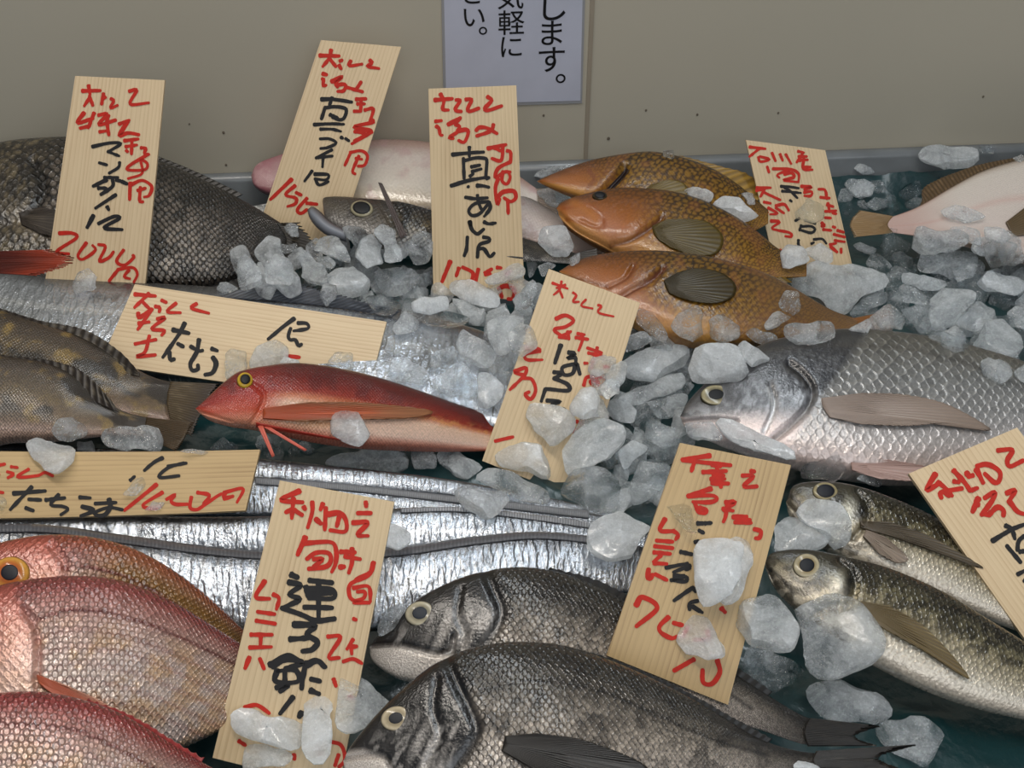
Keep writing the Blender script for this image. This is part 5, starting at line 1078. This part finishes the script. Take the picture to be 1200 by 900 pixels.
L('M', [(330, 267), (340, 260), (350, 266), (352, 277), (340, 279)], 'small ice chip on the tail of the tripletail')
L('C', [(325, 287), (352, 285), (350, 295), (332, 297)], *G_A)
# --- on the upper horizontal tag
L('C', [(255, 427), (270, 408), (290, 413), (293, 430), (287, 438), (263, 448)], 'clear round ice chunk on the lower edge of the upper horizontal tag', th=0.6)
L('F', [(292, 425), (300, 408), (330, 393), (340, 403), (337, 420), (320, 433), (293, 433)], 'pinkish white ice chunk on the upper horizontal tag above the gurnard head')
L('M', [(323, 427), (333, 418), (351, 423), (352, 430)], 'small flat ice chip behind the gurnard head on the upper horizontal tag')
L('M', [(383, 427), (393, 413), (412, 412), (420, 430), (407, 435)], 'ice chunk behind the gurnard back near the right end of the upper horizontal tag')
# --- around the upright tag's foot
L('M', [(600, 352), (625, 327), (632, 337), (620, 365), (607, 365)], *G_B)
L('M', [(616, 302), (627, 305), (632, 315), (620, 327)], *G_B)
L('M', [(630, 312), (642, 307), (657, 312), (645, 317), (635, 327)], *G_G)
L('C', [(565, 330), (585, 317), (607, 307), (616, 315), (614, 326), (590, 332), (575, 335)], 'clear ice chunk over the lower right corner of the upright tag')
L('F', [(520, 330), (527, 324), (555, 329), (586, 345), (585, 362), (555, 357), (522, 342)], 'pinkish oblong ice slab across the foot of the upright tag')
L('M', [(570, 380), (590, 370), (615, 372), (612, 395), (600, 415), (582, 415), (572, 397)], 'big ice chunk touching the upper left edge of the centre tag')
L('M', [(534, 405), (542, 384), (562, 392), (584, 415), (575, 430), (555, 430), (540, 420)], *G_B)
L('M', [(500, 432), (510, 412), (530, 404), (540, 420), (520, 436)], *G_B)
L('M', [(454, 435), (460, 420), (472, 420), (497, 430), (505, 445), (495, 452), (456, 444)], 'ice chunk on the gurnard back nearest the right end of the upper horizontal tag')
L('M', [(507, 445), (540, 420), (555, 427), (560, 455), (557, 475), (530, 465), (505, 455)], 'largest ice chunk resting against the back of the red gurnard')
L('M', [(560, 432), (572, 431), (592, 455), (585, 477), (572, 485), (560, 477)], 'ice chunk between the gurnard tail and the left edge of the centre tag')
# --- by the grouper heads
L('C', [(620, 208), (640, 196), (680, 192), (690, 198), (650, 208)], 'clear ice behind the head of the rearmost grouper', pct=95, lift=0.2)
L('M', [(620, 218), (640, 218), (662, 227), (667, 233), (653, 245), (637, 238)], 'ice chunk under the chin of the rearmost grouper')
L('M', [(667, 303), (680, 295), (680, 310), (668, 312)], *G_G)
L('F', [(627, 283), (635, 267), (663, 264), (667, 275), (674, 290), (665, 303), (647, 300)], 'frosty ice chunk on the pale fish beside the right edge of the upright tag')
L('M', [(800, 223), (817, 217), (837, 227), (833, 237), (813, 233)], 'flat ice chunk between the rearmost and the middle grouper')
L('M', [(867, 227), (883, 225), (887, 240), (877, 240)], 'small ice chip left of the smallest tilted tag')
L('F', [(833, 240), (847, 230), (873, 233), (892, 253), (873, 260), (847, 250)], 'oblong ice chunk on the back of the middle grouper beside the smallest tag')
L('C', [(777, 177), (790, 175), (790, 187), (777, 183)], 'tiny clear ice cube on top of the rearmost grouper')
# --- heap on and right of the centre tag
L('M', [(722, 530), (742, 515), (762, 525), (742, 540), (732, 555)], 'dark reddish translucent ice chunk in the middle of the heap right of the centre tag')
L('M', [(700, 455), (715, 442), (732, 445), (725, 462), (712, 472)], *G_C)
L('M', [(747, 475), (780, 465), (812, 457), (795, 490), (762, 492)], *G_C)
L('M', [(717, 472), (755, 450), (802, 435), (806, 452), (762, 470), (745, 475)], 'long grey ice slab left of the eye of the silver sea bream')
L('M', [(736, 580), (740, 550), (747, 540), (787, 545), (782, 565), (762, 590), (740, 594)], 'ice chunk touching the upper left edge of the yellowish tag')
L('M', [(530, 575), (555, 565), (590, 575), (597, 587), (590, 607), (572, 610), (545, 597)], 'ice chunk on the ribbon fish left of the foot of the centre tag')
L('M', [(551, 562), (570, 547), (607, 555), (652, 577), (645, 592), (615, 587), (590, 575)], 'long ice slab along the buried foot of the centre tag')
L('M', [(654, 579), (670, 552), (700, 547), (730, 555), (727, 585), (722, 602), (692, 602), (675, 587)], 'large bluish ice block right of the foot of the centre tag')
L('F', [(616, 487), (622, 472), (645, 470), (675, 487), (675, 502), (647, 525), (622, 510)], 'ice chunk on the centre tag just under its black lettering')
L('F', [(667, 477), (680, 457), (695, 454), (707, 470), (705, 490), (687, 494), (670, 487)], 'white ice chunk over the right edge of the centre tag')
L('F', [(575, 532), (587, 517), (612, 512), (632, 515), (640, 530), (655, 557), (652, 570), (622, 555), (585, 547)], 'pinkish ice slab over the lower left corner of the centre tag')
L('F', [(647, 530), (680, 500), (705, 489), (735, 500), (732, 517), (710, 540), (690, 550), (665, 560)], 'largest pinkish ice slab over the lower right of the centre tag')
L('F', [(707, 482), (715, 470), (732, 467), (747, 482), (742, 497), (725, 495)], 'small rounded ice chunk above the largest pinkish slab on the centre tag')
L('F', [(686, 612), (700, 602), (740, 602), (772, 615), (770, 627), (747, 650), (715, 656), (690, 645)], 'big frosty ice block on the ribbon fish at the left edge of the yellowish tag')
L('C', [(740, 600), (752, 590), (770, 595), (765, 605), (750, 607)], *G_C)
L('M', [(509, 532), (520, 524), (540, 530), (570, 546), (547, 562), (532, 557), (515, 547)], 'ice chunk below the gurnard tail left of the centre tag')
L('C', [(480, 530), (500, 524), (512, 535), (512, 548), (485, 549)], 'clear ice chunk under the rear belly of the gurnard')
L('M', [(375, 541), (380, 527), (387, 525), (478, 529), (480, 553), (460, 555), (405, 552)], 'long flat rectangular ice slab below the middle of the red gurnard', th=0.6)
L('M', [(387, 493), (390, 477), (400, 470), (433, 493), (437, 507), (423, 525), (400, 517), (388, 510)], 'ice chunk lying across the flank of the red gurnard', th=0.35)
L('F', [(445, 622), (455, 614), (470, 615), (484, 627), (480, 637), (467, 645), (452, 640)], 'small white ice ball at the right edge of the longest tag')
L('M', [(442, 737), (453, 713), (470, 705), (480, 713), (460, 737), (443, 747)], 'ice chip above the snout of the rear dark sea bream')
# --- row between the front grouper and the silver bream
L('C', [(785, 382), (795, 367), (817, 355), (827, 370), (830, 392), (812, 405), (795, 400)], 'clear ice chunk on the reddish belly of the front grouper')
L('M', [(830, 375), (845, 365), (867, 380), (867, 395), (847, 402), (832, 395)], 'round ice chunk on the belly of the front grouper')
L('C', [(872, 392), (880, 384), (900, 387), (912, 395), (910, 407), (887, 402)], *G_D)
L('C', [(740, 365), (747, 360), (765, 367), (777, 382), (784, 395), (777, 402), (760, 390), (745, 380)], 'glassy ice chunk at the upper right corner of the centre tag')
L('M', [(716, 410), (737, 392), (757, 387), (767, 397), (750, 407), (727, 417)], *G_D)
L('M', [(895, 380), (905, 367), (917, 362), (930, 370), (912, 382), (897, 387)], *G_D)
L('M', [(912, 355), (920, 340), (935, 342), (942, 360), (930, 370), (915, 367)], 'ice chunk standing on the tail end of the front grouper')
L('M', [(916, 395), (917, 382), (940, 376), (977, 377), (980, 395), (967, 402), (930, 406)], 'oblong ice slab above the back of the silver sea bream')
L('F', [(715, 427), (740, 412), (775, 405), (810, 405), (810, 420), (800, 437), (767, 447), (737, 445)], 'large ice slab between the centre tag and the ice block over the silver bream eye', th=0.45)
L('F', [(805, 431), (812, 406), (852, 400), (866, 405), (879, 437), (867, 447), (810, 450)], 'squarish ice block over the eye of the silver sea bream', th=0.45)
L('F', [(864, 405), (870, 399), (887, 405), (907, 422), (882, 432), (870, 422)], 'ice chunk on the forehead of the silver sea bream')
L('M', [(747, 497), (757, 487), (780, 495), (802, 505), (800, 522), (777, 526), (752, 512)], 'ice chunk left of the mouth of the silver sea bream')
L('M', [(802, 495), (835, 495), (850, 515), (835, 522), (805, 510)], 'ice chunk under the lower jaw of the silver sea bream')
L('F', [(835, 495), (845, 487), (875, 502), (930, 527), (940, 540), (920, 540), (887, 532), (855, 517)], 'long slanting ice slab along the cheek of the silver sea bream', th=0.5)
L('C', [(933, 553), (950, 540), (990, 532), (1000, 547), (980, 563), (940, 567)], 'clear ice chunk between the silver sea bream belly and the rear horse mackerel')
L('C', [(1000, 563), (1013, 553), (1030, 557), (1038, 573), (1013, 567)], 'small glassy ice chunk on the teal sheet below the silver sea bream belly')
# --- heap at the right
L('M', [(1052, 357), (1085, 355), (1092, 387), (1080, 391)], *G_E)
L('M', [(1041, 350), (1055, 332), (1075, 340), (1087, 350), (1087, 360), (1055, 355)], *G_E)
L('M', [(1050, 317), (1075, 320), (1117, 332), (1100, 342), (1075, 340), (1055, 330)], *G_E)
L('C', [(1020, 370), (1040, 355), (1067, 375), (1060, 387), (1032, 385)], *G_E)
L('M', [(992, 387), (1020, 372), (1022, 385), (1017, 391)], *G_E)
L('C', [(1085, 395), (1100, 387), (1137, 397), (1135, 410), (1107, 405)], *G_E)
L('C', [(997, 365), (1010, 350), (1040, 340), (1040, 355), (1020, 362), (1005, 371)], *G_E)
L('M', [(1066, 312), (1072, 294), (1105, 294), (1145, 297), (1147, 310), (1120, 327), (1080, 322)], 'large ice block under the long slab in the right heap')
L('C', [(1110, 267), (1130, 265), (1150, 272), (1150, 290), (1137, 285)], *G_E)
L('C', [(1150, 282), (1175, 280), (1195, 287), (1187, 307), (1162, 315), (1152, 300)], 'clear ice block near the right edge under the flatfish')
L('C', [(1152, 267), (1175, 265), (1192, 275), (1175, 285), (1155, 280)], *G_E)
L('C', [(1100, 247), (1120, 240), (1145, 245), (1160, 255), (1135, 262), (1107, 255)], 'clear ice chunk lying on the white belly of the flatfish')
L('C', [(1032, 275), (1042, 264), (1055, 265), (1050, 285), (1037, 300)], 'glassy upright ice chunk in front of the flatfish tail')
L('M', [(1057, 282), (1065, 270), (1125, 270), (1136, 280), (1132, 291), (1075, 292)], 'long white ice slab in front of the flatfish')
L('M', [(1115, 315), (1130, 304), (1150, 312), (1140, 325), (1122, 332)], *G_E)
L('M', [(1117, 380), (1147, 350), (1170, 360), (1170, 380), (1137, 395)], *G_E)
L('M', [(1142, 415), (1182, 425), (1187, 440), (1175, 450), (1150, 437)], *G_E)
L('M', [(1187, 437), (1205, 420), (1215, 440), (1200, 452)], *G_E)
L('F', [(1136, 402), (1150, 380), (1175, 375), (1197, 395), (1200, 412), (1182, 425), (1142, 412)], 'large smooth ice chunk lowest on the right above the silver bream back')
L('M', [(1172, 365), (1185, 357), (1200, 362), (1215, 390), (1185, 382)], *G_E)
L('F', [(1087, 380), (1090, 350), (1105, 337), (1145, 342), (1142, 357), (1120, 380), (1095, 387)], 'biggest frosty ice block in the middle of the right heap')
L('M', [(1132, 327), (1145, 317), (1170, 320), (1200, 325), (1210, 337), (1195, 350), (1165, 345), (1145, 335)], 'shiny wet ice slab at the right edge of the right heap', th=0.6)
L('M', [(925, 332), (940, 317), (952, 309), (970, 315), (1005, 312), (1050, 325), (1040, 340), (1010, 347), (997, 365), (975, 371), (957, 350), (932, 342)], 'big knobbly clear ice lump at the foot of the smallest tag', th=0.9)
L('F', [(914, 297), (922, 287), (942, 290), (950, 305), (927, 322), (917, 315)], 'pink-tinged ice chunk over the lower left corner of the smallest tag')
L('F', [(941, 292), (960, 284), (975, 295), (977, 310), (967, 315), (952, 305)], 'peach-tinged ice chunk over the foot of the smallest tag')
L('C', [(926, 245), (945, 232), (965, 240), (967, 255), (955, 261), (932, 255)], 'clear ice chunk stuck on the middle of the smallest tag')
L('M', [(999, 287), (1007, 284), (1029, 292), (1022, 299), (1007, 295)], 'small flat ice chip right of the foot of the smallest tag')
# --- back right, on the sheet and the rim
L('F', [(1067, 185), (1077, 175), (1145, 172), (1149, 189), (1090, 195)], 'white ice slab lying against the grey rear rim at the right', th=0.6)
L('C', [(1146, 171), (1170, 170), (1165, 180), (1150, 182)], 'clear ice chip right of the white slab on the rear rim')
L('C', [(999, 199), (1005, 192), (1025, 195), (1027, 202), (1007, 206)], 'clear ice chunk at the rear rim just right of the smallest tag')
L('C', [(989, 217), (992, 207), (1010, 209), (1026, 217), (1022, 230), (1002, 231)], 'biggest clear ice chunk on the teal sheet right of the smallest tag')
L('C', [(1014, 240), (1025, 231), (1040, 232), (1042, 242), (1025, 247)], *G_R)
L('C', [(1052, 227), (1062, 217), (1077, 211), (1084, 222), (1075, 232), (1060, 234)], 'clear ice chunk touching the brown edge of the flatfish')
L('C', [(1060, 237), (1072, 230), (1085, 232), (1075, 245), (1062, 245)], *G_R)
L('C', [(985, 240), (997, 235), (1000, 245), (992, 257)], *G_R)
L('C', [(1185, 185), (1197, 181), (1205, 187), (1195, 191)], 'tiny ice chip on the edge of the flatfish at the far right')
# --- left side
L('M', [(85, 335), (92, 320), (105, 314), (114, 325), (115, 342), (87, 345)], 'ice lump standing at the foot of the tag priced 2000')
L('C', [(60, 505), (67, 492), (87, 490), (104, 497), (102, 512), (85, 517), (65, 514)], 'clear round ice chunk on the belly of the front brown mottled fish')
L('M', [(90, 517), (110, 515), (112, 530), (90, 530)], 'small square ice chip behind the bowed horizontal tag')
L('M', [(119, 515), (125, 500), (150, 495), (190, 502), (204, 517), (202, 530), (122, 530)], 'big ice block behind the bowed tag below the brown fish tails', th=0.6)
L('C', [(205, 529), (225, 526), (248, 530), (240, 533)], 'thin ice chip behind the right part of the bowed horizontal tag')
L('F', [(30, 520), (40, 511), (62, 514), (89, 525), (87, 540), (67, 557), (50, 550), (37, 537)], 'heart-shaped creamy ice chunk on the upper edge of the bowed tag', th=0.35)
L('C', [(-5, 582), (5, 580), (9, 592), (0, 600)], 'clear ice chip on the bowed tag at the picture edge')
L('C', [(142, 582), (160, 560), (175, 555), (170, 570), (157, 587)], 'thin clear ice sliver on the bowed tag before its red price', th=0.3)
L('C', [(165, 602), (180, 587), (195, 587), (188, 597)], 'thin melting ice film on the red price of the bowed tag', th=0.25)
# --- on the longest tag
L('F', [(288, 871), (316, 873), (344, 883), (344, 902), (283, 902)], 'ice chunk under the pinkish slab at the foot of the longest tag', th=0.35)
L('M', [(401, 780), (413, 778), (437, 787), (463, 820), (435, 852), (411, 867), (392, 850), (396, 813)], 'flat ice plate between the longest tag and the front dark bream', th=0.25)
L('F', [(356, 795), (361, 784), (401, 784), (396, 810), (390, 839), (387, 895), (370, 899), (353, 882), (355, 834)], 'tall upright ice slab on the lower right of the longest tag', th=0.35)
L('F', [(263, 839), (270, 831), (290, 829), (322, 838), (357, 847), (359, 865), (348, 883), (314, 872), (268, 860)], 'pinkish oblong ice slab across the lower left of the longest tag', th=0.5)
# --- on and right of the yellowish tag
L('C', [(776, 587), (790, 576), (812, 592), (817, 610), (819, 630), (805, 625), (790, 607)], 'clear glassy ice sliver on the upper left of the yellowish tag', th=0.45)
L('F', [(825, 627), (835, 614), (880, 617), (883, 660), (877, 697), (850, 712), (830, 690)], 'reddish-tinged ice slab behind the big white chunk on the yellowish tag', th=0.25)
L('F', [(812, 645), (822, 630), (872, 630), (882, 667), (880, 680), (835, 710), (821, 714), (814, 685)], 'big white ice chunk in the middle of the yellowish tag', th=0.35)
L('F', [(791, 750), (807, 717), (832, 720), (860, 760), (857, 770), (827, 776), (805, 767)], 'pink-stained ice chunk over the price of the yellowish tag', th=0.35)
L('M', [(867, 792), (875, 757), (905, 760), (935, 765), (944, 777), (937, 810), (915, 819), (885, 810)], 'ice chunk on the tail of the rear dark bream beside the yellowish tag')
L('M', [(927, 715), (960, 690), (975, 690), (1010, 707), (1037, 742), (1042, 760), (1025, 777), (977, 797), (952, 795), (935, 760)], 'biggest cloudy ice wedge against the belly of the front horse mackerel', th=0.4)
L('F', [(850, 725), (852, 710), (905, 695), (917, 707), (939, 735), (930, 760), (915, 770), (877, 752)], 'frosty ice chunk at the right edge of the yellowish tag below the mackerel snout')
L('F', [(930, 600), (945, 584), (980, 587), (997, 600), (1004, 625), (1002, 652), (970, 645)], 'flat pale ice chunk on the cheek of the rear horse mackerel', th=0.35)
L('F', [(899, 620), (920, 599), (945, 607), (977, 625), (967, 640), (935, 652), (907, 650)], 'bluish ice chunk between the snouts of the two horse mackerel', th=0.5)
L('M', [(937, 807), (947, 797), (990, 797), (1035, 817), (1051, 837), (1030, 850), (990, 847), (962, 842)], 'long ice chunk over the tail of the rear dark bream at lower right')
L('M', [(1025, 855), (1035, 840), (1085, 840), (1110, 860), (1092, 890), (1085, 900), (1055, 890), (1030, 870)], 'ice chunk on the teal sheet at the tail tip of the front dark bream')
L('F', [(925, 897), (935, 891), (965, 896), (967, 905), (927, 905)], 'ice chip at the bottom edge by the front dark bream tail')
